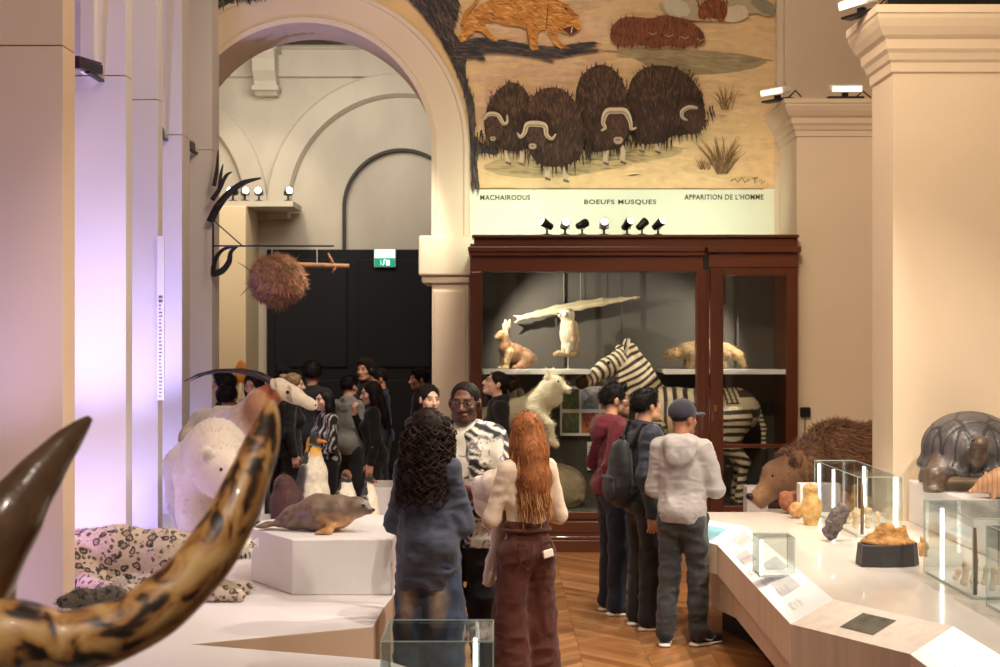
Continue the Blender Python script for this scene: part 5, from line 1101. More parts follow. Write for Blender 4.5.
def jaw():
    p = gz(890, 566, ct_z); s = FPX/p.y; u = 1/s; t = empty('fossil_mount', p, 'tan fossil fragment on a dark grey curved base', 'fossil')
    mb = MB(); out = [(-30, -6), (-10, -9), (12, -8), (24, -3), (32, 8), (26, 26), (-8, 34), (-30, 20)]; n = len(out); top = [(x*.99, y*.97) for x, y in out]
    mb.prism([(x*u, y*u) for x, y in out], 0, 22*u); b = mb.build('base', M('slate_base', (62, 58, 60), .5, nz=(8, .15)), t)
    for vv in b.data.vertices:
        if vv.co.z > .01: vv.co.z += .006*math.sin(vv.co.x*40); vv.co.x *= .93; vv.co.y *= .95
    bevel(b, .006)
    S = Sdf(); S.k = .03; S.ell((0, 9*u, 23*u), (27*u, 17*u, 5*u)); S.chain([(-16*u, 8*u, 26*u, 6*u), (-2*u, 9*u, 32*u, 8*u), (14*u, 9*u, 30*u, 6*u)], fl=.7)
    for x, hh in ((-12, 30), (-4, 40), (5, 40), (12, 36), (16, 38)): S.cone((x*u, 9*u, 28*u), (x*u, 9*u, hh*u), 4.5*u, 2*u, k=.01)
    v, f = S.mesh(.006); v = wrinkle(v, f, .008, (40, 40, 40), 3); c = np.tile(lin((204, 150, 88)), (len(v), 1))*(1+.4*vnoise(v*30, 2))[:, None]; mk('fossil_bone', v, f, M('fossil_matte'), t, c, smooth=True)
jaw()
def figurine():
    p = gz(923, 556, ct_z); u = p.y/FPX; S = Sdf(); S.k = .008; S.c = lin((206, 160, 104)); S.chain([(0, 0, 5*u, 4*u), (0, 0, 10*u, 4.2*u)]); S.ell((0, 0, 16*u), 3*u)
    for s in (1, -1): S.chain([(s*2*u, 0, 5*u, 2*u), (s*2.4*u, -1*u, .8*u, 1.8*u)]); S.chain([(s*3.5*u, 0, 12*u, 1.5*u), (s*4.5*u, -2*u, 8*u, 1.2*u)]); S.ell((s*2*u, 0, 18.6*u), 1.2*u)
    v, f = S.mesh(.004); c, _, _ = S.attrs(v); o = mk('tiny_figurine', v, f, M('fossil_matte'), None, c, smooth=True); o.location = p; tag(o, 'tiny tan upright figurine beside the fossil base', 'figurine')
figurine()
GLS = glass_mat('case_glass', (.95, .98, .97), .03); EDG = M('glass_edge', (196, 212, 208), .2, spec=.8); LED = M('case_led', (255, 252, 246), .3, emit=5)
def glass_case(x0, x1, y0, y1, z0, z1, label, leds=(), name='glass_case', thin=.006):
    cx, cy = (x0+x1)/2, (y0+y1)/2; t = empty(name, (cx, cy, z0), label, 'display case'); hx, hy, h = (x1-x0)/2, (y1-y0)/2, z1-z0
    for bx in ((-hx, hx, -hy, -hy+thin, 0, h), (-hx, hx, hy-thin, hy, 0, h), (-hx, -hx+thin, -hy+thin, hy-thin, 0, h), (hx-thin, hx, -hy+thin, hy-thin, 0, h), (-hx, hx, -hy, hy, h, h+thin)):
        mb = MB(); mb.box(*bx); mb.build('glass_pane', GLS, t)
    mb = MB(); e = .002
    for sx in (-1, 1):
        for sy in (-1, 1): mb.box(sx*hx-e, sx*hx+e, sy*hy-e, sy*hy+e, 0, h+thin)
    for sy in (-1, 1): mb.box(-hx, hx, sy*hy-e, sy*hy+e, h+thin-e, h+thin+e)
    for sx in (-1, 1): mb.box(sx*hx-e, sx*hx+e, -hy, hy, h+thin-e, h+thin+e)
    mb.build('edge', EDG, t)
    mb = MB(); mb.box(-hx+.008, hx-.008, -hy+.008, hy-.008, .0, .012); mb.build('case_floor', PW, t)
    for (lx, ly) in leds: mb = MB(); mb.box(lx-cx-.008, lx-cx+.008, ly-cy-.008, ly-cy+.008, .012, h-.01); mb.build('light_strip', LED, t)
    return t
glass_case(2.36, 2.66, 9.24, 10.50, ct_z, 1.196, 'long tall glass display case nearest the bear', [(2.37, 10.40), (2.37, 9.95), (2.65, 9.40), (2.65, 10.2)])
glass_case(2.38, 2.80, 7.05, 7.86, ct_z, 1.205, 'glass display case in front of the raised plinth, holding small pale bones', [(2.40, 7.60), (2.79, 7.2)])
glass_case(2.39, 2.80, 5.95, 6.88, ct_z, 1.195, 'glass display case at the right picture edge', [(2.41, 6.5), (2.75, 6.7)])
def rod_in(x, y, h, label):
    o = bpy.data.objects.new('bone_rod', None); mb = MB(); mb.tube([(0, 0, 0), (.003, 0, h*.4), (0, .002, h)], [.011, .013, .008], 8); o = mb.build('bone_rod', M('rod_brown', (132, 92, 62), .6, nz=(20, .3)), None, True); o.location = (x, y, ct_z+.013); tag(o, label, 'rod')
rod_in(X_(862, 9.32), 9.32, .34, 'thin brown upright rod inside the glass case nearest the bear'); rod_in(X_(975, 7.12), 7.12, .34, 'thin brown upright rod inside the case with small bones')
def bits(cx, cy, n, sp, gp, lb, seed):
    rg = random.Random(seed)
    for i in range(n):
        S = Sdf(); S.k = .012; a = rg.uniform(.012, .024); h = rg.uniform(.04, .12); S.chain([(0, 0, a*.8, a), (rg.uniform(-.01, .01), 0, h*.5, a*.6), (rg.uniform(-.015, .015), 0, h, a*.9)]); S.ell((a, 0, h*.9), a*.8); v, f = S.mesh(.005); v[:, 2] = np.maximum(v[:, 2], 0)
        o = mk('small_bone', v, f, M('bone_cream', (226, 196, 160), .7, nz=(20, .2), bump=(40, .4)), None, smooth=True); o.location = (cx+(i % 3-1)*sp[0]+rg.uniform(-.01, .01), cy+(i//3-1)*sp[1], ct_z+.0125); tag(o, lb, 'bone', gp)
bits(2.55, 7.40, 8, (.09, .16), 'bones in the glass case', 'small cream bone standing in the case before the raised plinth', 4)
bits(2.52, 9.85, 7, (.07, .24), 'bones in the far glass case', 'small cream bone standing in the glass case nearest the bear', 6)
bits(2.56, 6.4, 6, (.09, .16), 'bones in the edge glass case', 'small cream bone standing in the case at the right edge', 8)
# small glass cover on the sloped graphic
p = P1(.62, .45)+Vector((2.0, 8.0, 0)); glass_case(p.x-.10, p.x+.10, p.y-.10, p.y+.10, .768, .985, 'small empty glass cover standing on the sloped graphics panel', [(p.x-.085, p.y-.08)])
glass_case(X_(381, 5.62), X_(493, 5.62), 5.62, 6.05, zp, Z_(643, 5.62), 'low glass display case in front of the curly-haired person, at the bottom edge', [(X_(475, 5.7), 5.75)])
def tortoise():
    p = gz(960, 484, 1.1); s = FPX/9.9; S = Sdf(); S.k = .05; sh = lin((88, 84, 86)); sk = lin((96, 80, 68)); S.c = sh
    S.ell((0, 0, .27), (.40, .32, .25), k=.04, tag='shell'); S.ell((0, 0, .16), (.44, .35, .10), k=.05, tag='shell'); S.ell((0, 0, -.02), (.5, .5, .14), op=-1, k=.04)
    S.ell((0, 0, .14), (.34, .26, .06), k=.03, c=lin((110, 96, 76)), tag='pl'); S.ell((.44, 0, .20), (.11, .17, .08), op=-1, k=.03)
    S.chain([(.30, 0, .19, .075), (.42, 0, .25, .06), (.50, 0, .33, .052)], k=.03, c=sk, tag='sk'); S.ell((.535, 0, .345), (.065, .05, .047), k=.03, c=sk, tag='sk'); S.ell((.58, 0, .33), (.03, .035, .028), k=.02, c=lin((84, 70, 60)), tag='sk')
    for sd in (1, -1):
        S.chain([(.24, sd*.20, .17, .085), (.32, sd*.26, .10, .075), (.35, sd*.27, .03, .068)], k=.03, c=sk, tag='sk'); S.ell((.38, sd*.27, .02), (.07, .06, .022), k=.02, c=sk, tag='sk')
        S.chain([(-.26, sd*.20, .15, .09), (-.32, sd*.24, .03, .075)], k=.03, c=sk, tag='sk')
    S.cone((-.40, 0, .1), (-.50, 0, .05), .03, .01, k=.02, c=sk)
    CT = np.array([(x, 0) for x in (-.36, -.19, -.01, .17, .34)]+[(x, sy*.2) for x in (-.26, -.09, .09, .26) for sy in (1, -1)]+[(.40*math.cos(a), .33*math.sin(a)) for a in np.linspace(0, 2*PI, 22, endpoint=False)])
    def groove(v):
        d = np.sort(np.hypot(v[:, None, 0]-CT[None, :, 0], v[:, None, 1]-CT[None, :, 1]), 1); return np.clip(1-(d[:, 1]-d[:, 0])/.022, 0, 1), d[:, 0]
    def colour(c, tg, t, v):
        sh_ = tg == 'shell'; g, d0 = groove(v); g = np.where(sh_, g, 0); ring = np.where(sh_, .12*np.sin(d0*230), 0)
        n = vnormals(v, tf[0]); v -= n*(g*.010-ring*.008)[:, None]
        w = np.where(tg == 'sk', 1+.45*vnoise(v*55, 3), 1+.15*vnoise(v*12, 2)+ring); return c*((1-.72*g)*w)[:, None]
    tf = [S.mesh(.011)[1]]
    beast('giant_tortoise', 'large dark domed tortoise on the raised white plinth', 'tortoise', (X_(970, 9.55), 9.55, 1.101), -1.78, S, .011, SMOOTHH, colour, 1.0, kids=[('eye', balls([(.56, .042, .36), (.56, -.042, .36)], .009), EYE)])
    S = Sdf(); S.k = .03; S.c = lin((196, 150, 116)); S.chain([(-.10, 0, .10, .075), (.03, 0, .11, .085), (.10, 0, .095, .065)]); S.cone((.15, 0, .075), (.22, 0, .04), .035, .014); S.ell((.14, 0, .09), (.04, .035, .035))
    for sd in (1, -1):
        S.ell((.125, sd*.03, .14), (.012, .012, .03), k=.008); S.chain([(.07, sd*.05, .06, .025), (.085, sd*.05, .012, .016)]); S.chain([(-.08, sd*.05, .06, .03), (-.07, sd*.05, .012, .018)])
    S.chain([(-.16, 0, .07, .025), (-.22, .01, .02, .01)])
    def col2(c, tg, t, v): return c*(1-.3*(np.sin(v[:, 0]*220) > .6))[:, None]
    q = gz(988, 499, 1.1); beast('armadillo', 'small pale tan armoured animal beside the tortoise', 'armadillo', (q.x+.12, q.y, 1.101), PI-.25, S, .006, SMOOTHH, col2, 1.0, kids=[('eye', balls([(.165, .03, .095), (.165, -.03, .095)], .005), EYE)])
tortoise()
# ================================================================== people
def cloth_mat(name, rgb=(90, 90, 90), rough=.8, nz=(30, .10), bump=(180, .25)): return M('cloth_'+name, rgb, rough, nz=nz, bump=bump, sheen=.15, spec=.25)
SKIN = M('skin', vc=True, rough=.48, nz=(40, .05)); HAIRM = M('hair', vc=True, rough=.6, spec=.14, nz=(60, .1))
V3 = lambda *a: np.array(a, float)
def hand(S, w, d, n, side, curl):
    F = frame(d, n).to_4x4(); F.translation = Vector(w); old = S.M; S.M = old@F; sx = 1 if side == 'L' else -1
    S.k = .012; S.ell((0, .045, 0), (.040, .052, .016)); S.cone((0, -.02, 0), (0, .02, 0), .026, .028)
    for i, (x, l) in enumerate(((.030, .066), (.010, .078), (-.010, .073), (-.029, .057))):
        a = curl*(1+.12*i); p = V3(sx*x, .088, .002); S.cone((sx*x*.8, .05, .0), p, .012, .0105, k=.010)
        for seg, r in ((.45, .0095), (.31, .0085), (.24, .0075)):
            q = p+V3(sx*x*.12*seg, math.cos(a)*l*seg, -math.sin(a)*l*seg); S.cone(p, q, r, r*.93, k=.004); p = q; a += curl*.9
    S.cone((sx*.028, .02, -.004), (sx*.056, .050, -.012), .015, .012, k=.012); S.cone((sx*.056, .050, -.012), (sx*.062, .082, -.02), .011, .0085, k=.005)
    S.M = old
def head_sdf(S, skin, male, fem_lip=None):
    S.k = .02; S.c = skin
    S.ell((0, .012, .035), (.074, .094, .083), tag='sk'); S.ell((0, -.030, -.035), (.060, .062, .080), k=.03, tag='sk'); S.ell((0, -.068, -.098), (.026, .022, .02), k=.03, tag='sk')
    if male: S.cone((.045, -.02, -.075), (.022, -.066, -.098), .022, .018, k=.03, tag='sk'); S.cone((-.045, -.02, -.075), (-.022, -.066, -.098), .022, .018, k=.03, tag='sk')
    S.cone((-.034, -.083, .024), (.034, -.083, .024), .013, .013, k=.02, tag='sk')
    for s in (1, -1):
        S.ell((s*.033, -.102, .006), (.019, .014, .012), op=-1, k=.014); S.ell((s*.031, -.080, .006), .0128, k=.001, c=(.8, .78, .75), tag='eye')
        S.ell((s*.043, -.062, -.028), (.024, .022, .022), k=.02, tag='sk'); S.ell((s*.077, .012, -.005), (.012, .022, .032), (0, 0, s*.3), k=.008, tag='sk'); S.ell((s*.013, -.098, -.036), (.010, .010, .009), k=.008, tag='sk')
    S.cone((0, -.092, .008), (0, -.112, -.032), .010, .014, k=.012, tag='sk')
    lip = np.array(fem_lip) if fem_lip is not None else np.array(skin)*np.array((.82, .62, .60))
    S.cone((-.022, -.086, -.066), (.022, -.086, -.066), .009, .009, k=.010, c=lip, tag='lip'); S.ell((0, -.093, -.066), (.018, .010, .0115), k=.006, c=lip, tag='lip')
def T4(p, e=(0, 0, 0)): m = Euler(e).to_matrix().to_4x4(); m.translation = Vector(p); return m
def strands(mb, n, ln, cols, rg, spread=115, wave=(.006, 9), r=.0055, hug=.10, flow=(0, 0), curl=0, back=.10, front=-.02, seg=9, ns=5):
    for i in range(n):
        ph = math.radians(rg.uniform(-spread, spread)); z0 = rg.uniform(.02, .123); rr = .088*math.sqrt(max(.02, 1-((z0-.03)/.095)**2))
        x0, y0 = math.sin(ph)*rr*.95, math.cos(ph)*rr*1.1+.012; L = ln*rg.uniform(.78, 1.08); pts = []; p1, p2 = rg.uniform(0, 6.3), rg.uniform(.8, 1.25)
        lift = rg.uniform(.0, .018); sg_ = rg.choice((-1, 1))
        for k in range(seg):
            u = k/(seg-1); zz_ = z0-L*u*(1 if u > .15 else .9)+.02*math.sin(u*PI); q = min(1, u*3.2)
            x = x0*(1-q)+math.sin(ph)*(hug+lift)*q+flow[0]*u*u; y = y0*(1-q)+(math.cos(ph)*(hug*1.05+lift)+.012+back*u*u*.35)*q+flow[1]*u*u
            a = sg_*wave[1]*p2*u*L*4+p1; amp = wave[0]*min(1, u*4)*(1+curl*u)
            pts.append((x+amp*math.cos(a), y+amp*math.sin(a if curl else a*1.3), zz_))
        c = np.array(cols[rg.randrange(len(cols))])*rg.uniform(.75, 1.2); mb.col = c; mb.tube(pts, [r*(1-.65*k/(seg-1)) for k in range(seg)], ns, caps=False)

def person(label, px, Y, deg, H, skin, male, hair, top, bottom, arms=None, head=(0, 0, 0), shoes=(30, 30, 32), hb=.016, hh=.0065, hd=.0055, legs=None, beard=None, girth=1.0, glasses=None, cap=None, extra=None, group=None, hw=1.0):
    sc = H/1.75; root = empty('person', (X_(px, Y), Y, 0), label, 'person', math.radians(deg), group); sk = lin(skin)
    g = girth; shx = .158 if male else .142
    J = dict(shL=V3(shx, .012, 1.425), shR=V3(-shx, .012, 1.425), hipL=V3(.088, .005, .93), hipR=V3(-.088, .005, .93), knL=V3(.10, -.012, .50), knR=V3(-.10, -.012, .50), anL=V3(.105, .025, .09), anR=V3(-.105, .025, .09), toL=V3(.135, -.115, .03), toR=V3(-.135, -.115, .03))
    J.update({k: V3(*v) for k, v in (legs or {}).items()})
    ar = dict(L=((.205, .03, 1.14), (.21, -.03, .90), (.0, -.12, -1), (1, -.2, 0), .35), R=((-.205, .03, 1.14), (-.21, -.03, .90), (.0, -.12, -1), (-1, -.2, 0), .35)); ar.update(arms or {})
    def out(name, v, f, mat, cols=None, parent=root, smooth=True): return mk(name, np.asarray(v)*sc, f, mat, parent, cols, smooth)
    # body
    S = Sdf(); S.c = sk; S.k = .04
    S.chain([(0, .01, .96, .135*g), (0, .01, 1.10, .115*g), (0, .005, 1.30, .13*g)], fl=.7); S.cone(J['shL']*V3(.8, 1, 1), J['shR']*V3(.8, 1, 1), .05, .05)
    for s in 'LR':
        e, w = V3(*ar[s][0]), V3(*ar[s][1]); S.chain([(*J['sh'+s], .05), (*e, .040)], k=.03); S.chain([(*e, .040), (*(e+(w-e)*.3), .042), (*w, .027)], k=.02)
        S.chain([(*J['hip'+s], .075), (*J['kn'+s], .045)], k=.05); S.chain([(*J['kn'+s], .045), (*(J['kn'+s]*.7+J['an'+s]*.3+V3(0, .015, 0)), .046), (*J['an'+s], .034)], k=.03); S.cone(J['an'+s], J['to'+s], .036, .024, k=.02)
    v, f = S.mesh(hb); parts = [(v, f, np.tile(sk, (len(v), 1)))]
    HC = V3(0, -.012, 1.637); hm = T4(HC, (head[1], head[2], head[0]))@Matrix.Diagonal((hw, 1, 1, 1))
    S = Sdf(); S.c = sk; S.k = .03; S.cone((0, .028, 1.44), tuple(np.array(hm@Vector((0, .022, -.05)))), .062 if male else .052, .054 if male else .046, tag='sk'); S.M = hm; head_sdf(S, sk, male); v, f = S.mesh(hh); c, tg, t = S.attrs(v, .002)
    q = (v-HC)@np.array(hm.to_3x3().inverted()).T                         # head-local
    eye = tg == 'eye'; alm = (np.abs(q[:, 2]-.005)/.0055)**2+((np.abs(q[:, 0])-.031)/.0125)**2 < 1; c[eye & ~alm] = sk*.72; c[eye & alm] = (.42, .39, .36); iris = eye & alm & (np.hypot(np.abs(q[:, 0])-.031, q[:, 2]-.005) < .0062); c[iris] = (.012, .009, .008)
    hc = lin(hair['c'][0]); brow = (np.abs(np.abs(q[:, 0])-.033) < .021) & (np.abs(q[:, 2]-.028) < .0055) & (q[:, 1] < -.06); c[brow] = c[brow]*.25+hc*.5*.75
    lash = (~eye) & (np.hypot((np.abs(q[:, 0])-.032)/.017, (q[:, 2]-.006)/.011) < 1) & (q[:, 1] < -.06); c[lash] *= .55
    mouth = (np.abs(q[:, 2]+.066) < .0018) & (np.abs(q[:, 0]) < .022) & (q[:, 1] < -.07); c[mouth] *= .35
    if beard is not None:
        n = vnoise(q*90, 3)*.25; m = (q[:, 2] < -.052+np.abs(q[:, 0])*.62) & (q[:, 1] < .01) & (q[:, 2] > -.14) & (tg != 'lip') & ~((q[:, 2] > -.05) & (np.abs(q[:, 0]) < .014)); n = np.clip(n, -.2, .2); c[m] = c[m]*(.35+n[m])[:, None]+lin(beard)*(.65-n[m])[:, None]
    c = c*(1+.10*np.clip(vnoise(q*25, 4), -1, 1))[:, None]; parts.append((v, f, c))
    for s in 'LR':
        S = Sdf(); S.c = sk; w = V3(*ar[s][1]); hand(S, w, ar[s][2], ar[s][3], s, ar[s][4]); v, f = S.mesh(hd); parts.append((v, f, np.tile(sk*V3(1, .93, .9), (len(v), 1))))
    v, f, c = join(parts); out('body', v, f, SKIN, c)
    # hair
    rg = random.Random(len(label)*31+int(px)); hcols = [lin(x) for x in hair['c']]
    S = Sdf(); S.M = hm; S.k = .02; S.c = hcols[0]; kd = hair['kind']; th = hair.get('th', 0)
    S.ell((0, .016, .038), (.081+th, .102+th, .088+th)); S.ell((0, -.125, .004 if kd == 'fade' else -.010), (.082, .076, .118), op=-1, k=.010); S.ell((0, -.05, -.36), (.5, .5, .345 if kd in ('short', 'fade') else .31), op=-1, k=.01)
    if kd == 'fade': pass
    if kd == 'short': S.ell((0, -.062, .092), (.062, .036, .03), k=.02)
    if kd == 'bun': S.ell((0, .135, .045), (.048, .045, .048)); S.cone((0, .09, .03), (0, .12, .045), .03, .03); S.ell((0, .155, .02), (.03, .02, .04))
    if kd == 'tied': S.ell((0, .11, -.02), (.035, .04, .05))
    if kd in ('long', 'curly', 'wavy'):
        L = hair['len']; wdt = hair.get('w', .085)
        S.chain([(0, .05, .02, .088), (0, .085, -.10, wdt), (0, .10, -.10-(L-.2)*.5, wdt), (0, .10, -.10-(L-.2)*.85, wdt*.7)], k=.04, fl=.75)
        for s in (1, -1): S.chain([(s*.06, .02, .03, .035), (s*.082, .015, -.07, .032), (s*.085, .02, -.16, .03)], k=.03)
    v, f = S.mesh(hh*1.15); amp = .010 if kd == 'curly' else .004; v = wrinkle(v, f, amp, (26, 26, 26) if kd == 'curly' else (60, 60, 18), 3); cc = np.tile(hcols[0], (len(v), 1))*(1+.3*vnoise(v*V3(70, 70, 25), 2))[:, None]
    if kd in ('long', 'wavy', 'curly') and hb < .016: v, f, cc = fur(v, f, cc, 2500, .035, lambda p, n: np.tile([0, .2, -1], (len(p), 1)), 3, .004, .5, .3, None, .12)
    if kd in ('short', 'bun', 'tied') and not cap:
        v, f, cc = fur(v, f, cc, 1500, .026 if kd == 'short' else .018, lambda p, n: np.stack([n[:, 0]*.2, np.full(len(p), .55), np.where(kd == 'short', -.25, -.1)*np.ones(len(p))], 1), 3, .0035, .5, .35, None, .6 if kd == 'short' else .15)
    ho = out('hair', v, f, HAIRM, cc)
    if hair.get('n'):
        mb = MB()
        if kd == 'curly': strands(mb, hair['n'], hair['len'], hcols, rg, 145, (.020, 15), .0062, .125, curl=.5, back=.16, seg=34, ns=4)
        else: strands(mb, hair['n'], hair['len'], hcols, rg, hair.get('spread', 118), (.007 if kd == 'wavy' else .004, 7), .0046, hair.get('hug', .092), back=.12)
        vv = np.array(mb.v)@np.array(hm.to_3x3()).T+HC; st_ = out('hair_locks', vv, mb.f, HAIRM, np.array(mb.c)); st_.parent = ho; st_['kind'] = 'stuff'
    elif kd in ('short', 'fade'):
        pass
    # clothes
    def cl(name, S, mat, h=None, amp=.006, sc3=(9, 9, 15), seed=0, cols=None, lbl=None, parent=root):
        v, f = S.mesh(h or hb*.8); v = wrinkle(v, f, amp*1.6, sc3, seed+int(px) % 17); c = cols(v) if cols else None; o = out(name, v, f, mat, c, parent)
        if lbl: o['label'] = lbl
        return o
    b = bottom; S = Sdf(); S.k = .05; wz = b.get('waist', 1.04); kr, an = b.get('knee', .075), b.get('ankle', .068)
    S.chain([(0, .012, wz, .128*g+.012), (0, .012, .93, .148)], fl=.78)
    for s in (1, -1): S.ell((s*.07, .05, .92), (.082, .08, .085))
    for s in 'LR': S.chain([(*(J['hip'+s]-V3(0, 0, .03)), b.get('thigh', .098)), (*J['kn'+s], kr), (*(J['an'+s]+V3(0, 0, b.get('hem', .0))), an)], k=.045)
    S.ell((0, 0, wz+.30), (.4, .4, .28), op=-1, k=.01); to = cl('trousers', S, b['mat'], amp=b.get('amp', .010), sc3=(10, 10, 12), seed=5, cols=b.get('cols'))
    if b.get('belt'): mb = MB(); n = 28; ring = [((.134*g+.014)*math.cos(2*PI*k/n), .012+(.134*g+.014)*.77*math.sin(2*PI*k/n), wz-.02) for k in range(n+1)]; mb.tube(ring, .014, 6); out('waistband', mb.v, mb.f, b['mat'], parent=to)
    sh = []
    for s in 'LR':
        a, t_ = J['an'+s], J['to'+s]; d = (t_-a)*V3(1, 1, 0); d = d/np.linalg.norm(d); S = Sdf(); S.k = .03
        S.chain([(*(a*V3(1, 1, 0)+V3(0, 0, .065)+d*-.02), .045), (*(a*V3(1, 1, 0)+d*.08+V3(0, 0, .055)), .044), (*(a*V3(1, 1, 0)+d*.175+V3(0, 0, .042)), .036)]); S.ell((a[0], a[1], .10), (.048, .052, .05)); S.ell((a[0], a[1], -.06), (1, 1, .062), op=-1, k=.004)
        v, f = S.mesh(hb*.6); v[:, 2] = np.maximum(v[:, 2], .002); so = out('shoe', v, f, cloth_mat('shoe_%d' % shoes[0], shoes, .5))
        S = Sdf(); S.k = .02; S.chain([(*(a*V3(1, 1, 0)+d*-.03+V3(0, 0, .014)), .046), (*(a*V3(1, 1, 0)+d*.08+V3(0, 0, .014)), .044), (*(a*V3(1, 1, 0)+d*.18+V3(0, 0, .014)), .038)], fl=.4, ax=(0, 0, 1)); v, f = S.mesh(hb*.6); v[:, 2] = np.maximum(v[:, 2], .001)
        sl_ = out('sole', v, f, M('sole_%d' % shoes[1], (222, 216, 208) if shoes[0] < 200 and male != 2 else (60, 56, 54), .6), parent=so); sh.append(so)
        if hb < .015:
            mb = MB()
            for k in range(4): c_ = a*V3(1, 1, 0)+d*(.045+.022*k)+V3(0, 0, .105-.012*k); p_ = V3(-d[1], d[0], 0)*.022; mb.tube([c_-p_, c_+V3(0, 0, .004), c_+p_], .0035, 5)
            out('laces', mb.v, mb.f, M('lace_white', (214, 208, 200), .7), parent=so)
    # upper garment
    t = top; hem = t.get('hem', .93); wd = t.get('wd', 1.0)*g; S = Sdf(); S.k = .045; fl = t.get('fl', .68)
    def torso(S, w_, hem, fl):
        S.chain([(0, .008, 1.36, .150*w_ if male else .130*w_), (0, .004, 1.25, .156*w_ if male else .132*w_), (0, .008, 1.08, t.get('wst', .146 if male else .125)*w_), (0, .012, hem, t.get('hr', .152)*w_)], fl=fl)
        S.cone(J['shL']*V3(.86, 1, 1), J['shR']*V3(.86, 1, 1), .062, .062); S.cone((0, .02, 1.42), (0, .022, 1.475), .095, .066)
        if hem < .97:
            S.ell((0, .046, .99), (.12*w_, .118, .12))
            for q_ in (1, -1): S.ell((q_*.060, .046, .965), (.102*w_, .118, .13))
        if not male: S.cone((.07, -.07, 1.27), (-.07, -.07, 1.27), .065, .065)
    torso(S, wd, hem, fl); sl = [q*.88 for q in t.get('sl', (.072, .060, .046))]; se = t.get('send', .96)
    def sleeves(S, sl, se, k=.035):
        for s in 'LR':
            e, w = V3(*ar[s][0]), V3(*ar[s][1])
            if se > 0: S.chain([(*J['sh'+s], sl[0]), (*e, sl[1])], k=k); S.chain([(*e, sl[1]), (*(e+(w-e)*se), sl[2])], k=k)
            else: S.chain([(*J['sh'+s], sl[0]), (*(J['sh'+s]+(e-J['sh'+s])*(1+se)), sl[1])], k=k)
    sleeves(S, sl, se)
    if t.get('hood'):
        S.chain([(.09, .03, 1.47, .045), (.06, .10, 1.46, .05), (-.06, .10, 1.46, .05), (-.09, .03, 1.47, .045)], k=.04); S.ell((0, .13, 1.40), (.115, .05, .10), (.25, 0, 0), k=.03); S.chain([(.085, .0, 1.475, .035), (.04, -.07, 1.45, .03), (-.04, -.07, 1.45, .03), (-.085, .0, 1.475, .035)], k=.03)
    if t.get('collar'): S.chain([(.07, .02, 1.49, .03), (.0, .085, 1.50, .03), (-.07, .02, 1.49, .03)], k=.02); S.chain([(.07, .02, 1.49, .03), (.03, -.06, 1.46, .022)], k=.02); S.chain([(-.07, .02, 1.49, .03), (-.03, -.06, 1.46, .022)], k=.02)
    S.ell((0, .0, hem-.30), (.6, .6, .302), op=-1, k=.008); tp = cl(t.get('name', 'shirt'), S, t['mat'], amp=t.get('amp', .008), sc3=t.get('wsc', (9, 9, 15)), seed=1, cols=t.get('cols'))
    if t.get('rib'):
        mb = MB(); n = 30; r_ = t.get('hr', .16)*wd*.985; ring = [(r_*math.cos(2*PI*k/n), .012+r_*fl*math.sin(2*PI*k/n), hem+.012) for k in range(n+1)]; mb.tube(ring, .017, 7); out('hem_band', mb.v, mb.f, t['mat'], parent=tp, smooth=True)
    if t.get('over'):                                         # open garment worn over the first one
        o = t['over']; S = Sdf(); S.k = .045; torso(S, wd*1.10, o['hem'], fl*1.05); sleeves(S, o['sl'], o['send']); S.chain([(.085, .02, 1.485, .03), (.0, .09, 1.495, .03), (-.085, .02, 1.485, .03)], k=.02)
        S.ell((o.get('cx', 0), -.20, 1.15), (.085, .19, .62), op=-1, k=.01); S.ell((0, -.03, 1.56), (.075, .09, .12), op=-1, k=.01); S.ell((0, 0, o['hem']-.30), (.6, .6, .302), op=-1, k=.008); cl('overshirt', S, o['mat'], amp=.009, seed=9, cols=o.get('cols'))
    if glasses:
        mb = MB(); P = []
        for s in (1, -1): mb.tube([(s*.033+.021*math.cos(a), -.104+.004*abs(math.cos(a)), .004+.017*math.sin(a)) for a in np.linspace(0, 2*PI, 17)], .0019, 5, False); mb.tube([(s*.054, -.099, .008), (s*.078, -.03, .010), (s*.083, .02, .004)], .0024, 5)
        mb.tube([(-.012, -.108, .008), (0, -.111, .011), (.012, -.108, .008)], .0024, 5); out('glasses', np.array(mb.v)@np.array(hm.to_3x3()).T+HC, mb.f, glasses)
    if cap:
        S = Sdf(); S.M = hm; S.k = .015; S.ell((0, .016, .045), (.092, .112, .098)); S.ell((0, 0, -.34), (.5, .5, .355), op=-1, k=.004); v, f = S.mesh(hh); co = out('cap', v, f, cap)
        S = Sdf(); S.M = hm; S.k = .02; S.ell((0, -.125, .030), (.075, .075, .012), (-.15, 0, 0)); v, f = S.mesh(hh); out('brim', v, f, cap, parent=co)
        mb = MB(); mb.lathe([(.001, .147), (.010, .145), (.011, .141), (.001, .139)], (0, .016, 0), 10); out('button', np.array(mb.v)@np.array(hm.to_3x3()).T+HC, mb.f, cap, parent=co)
    if extra: extra(root, sc, out, cl, ar, J, hm, HC)
    return root
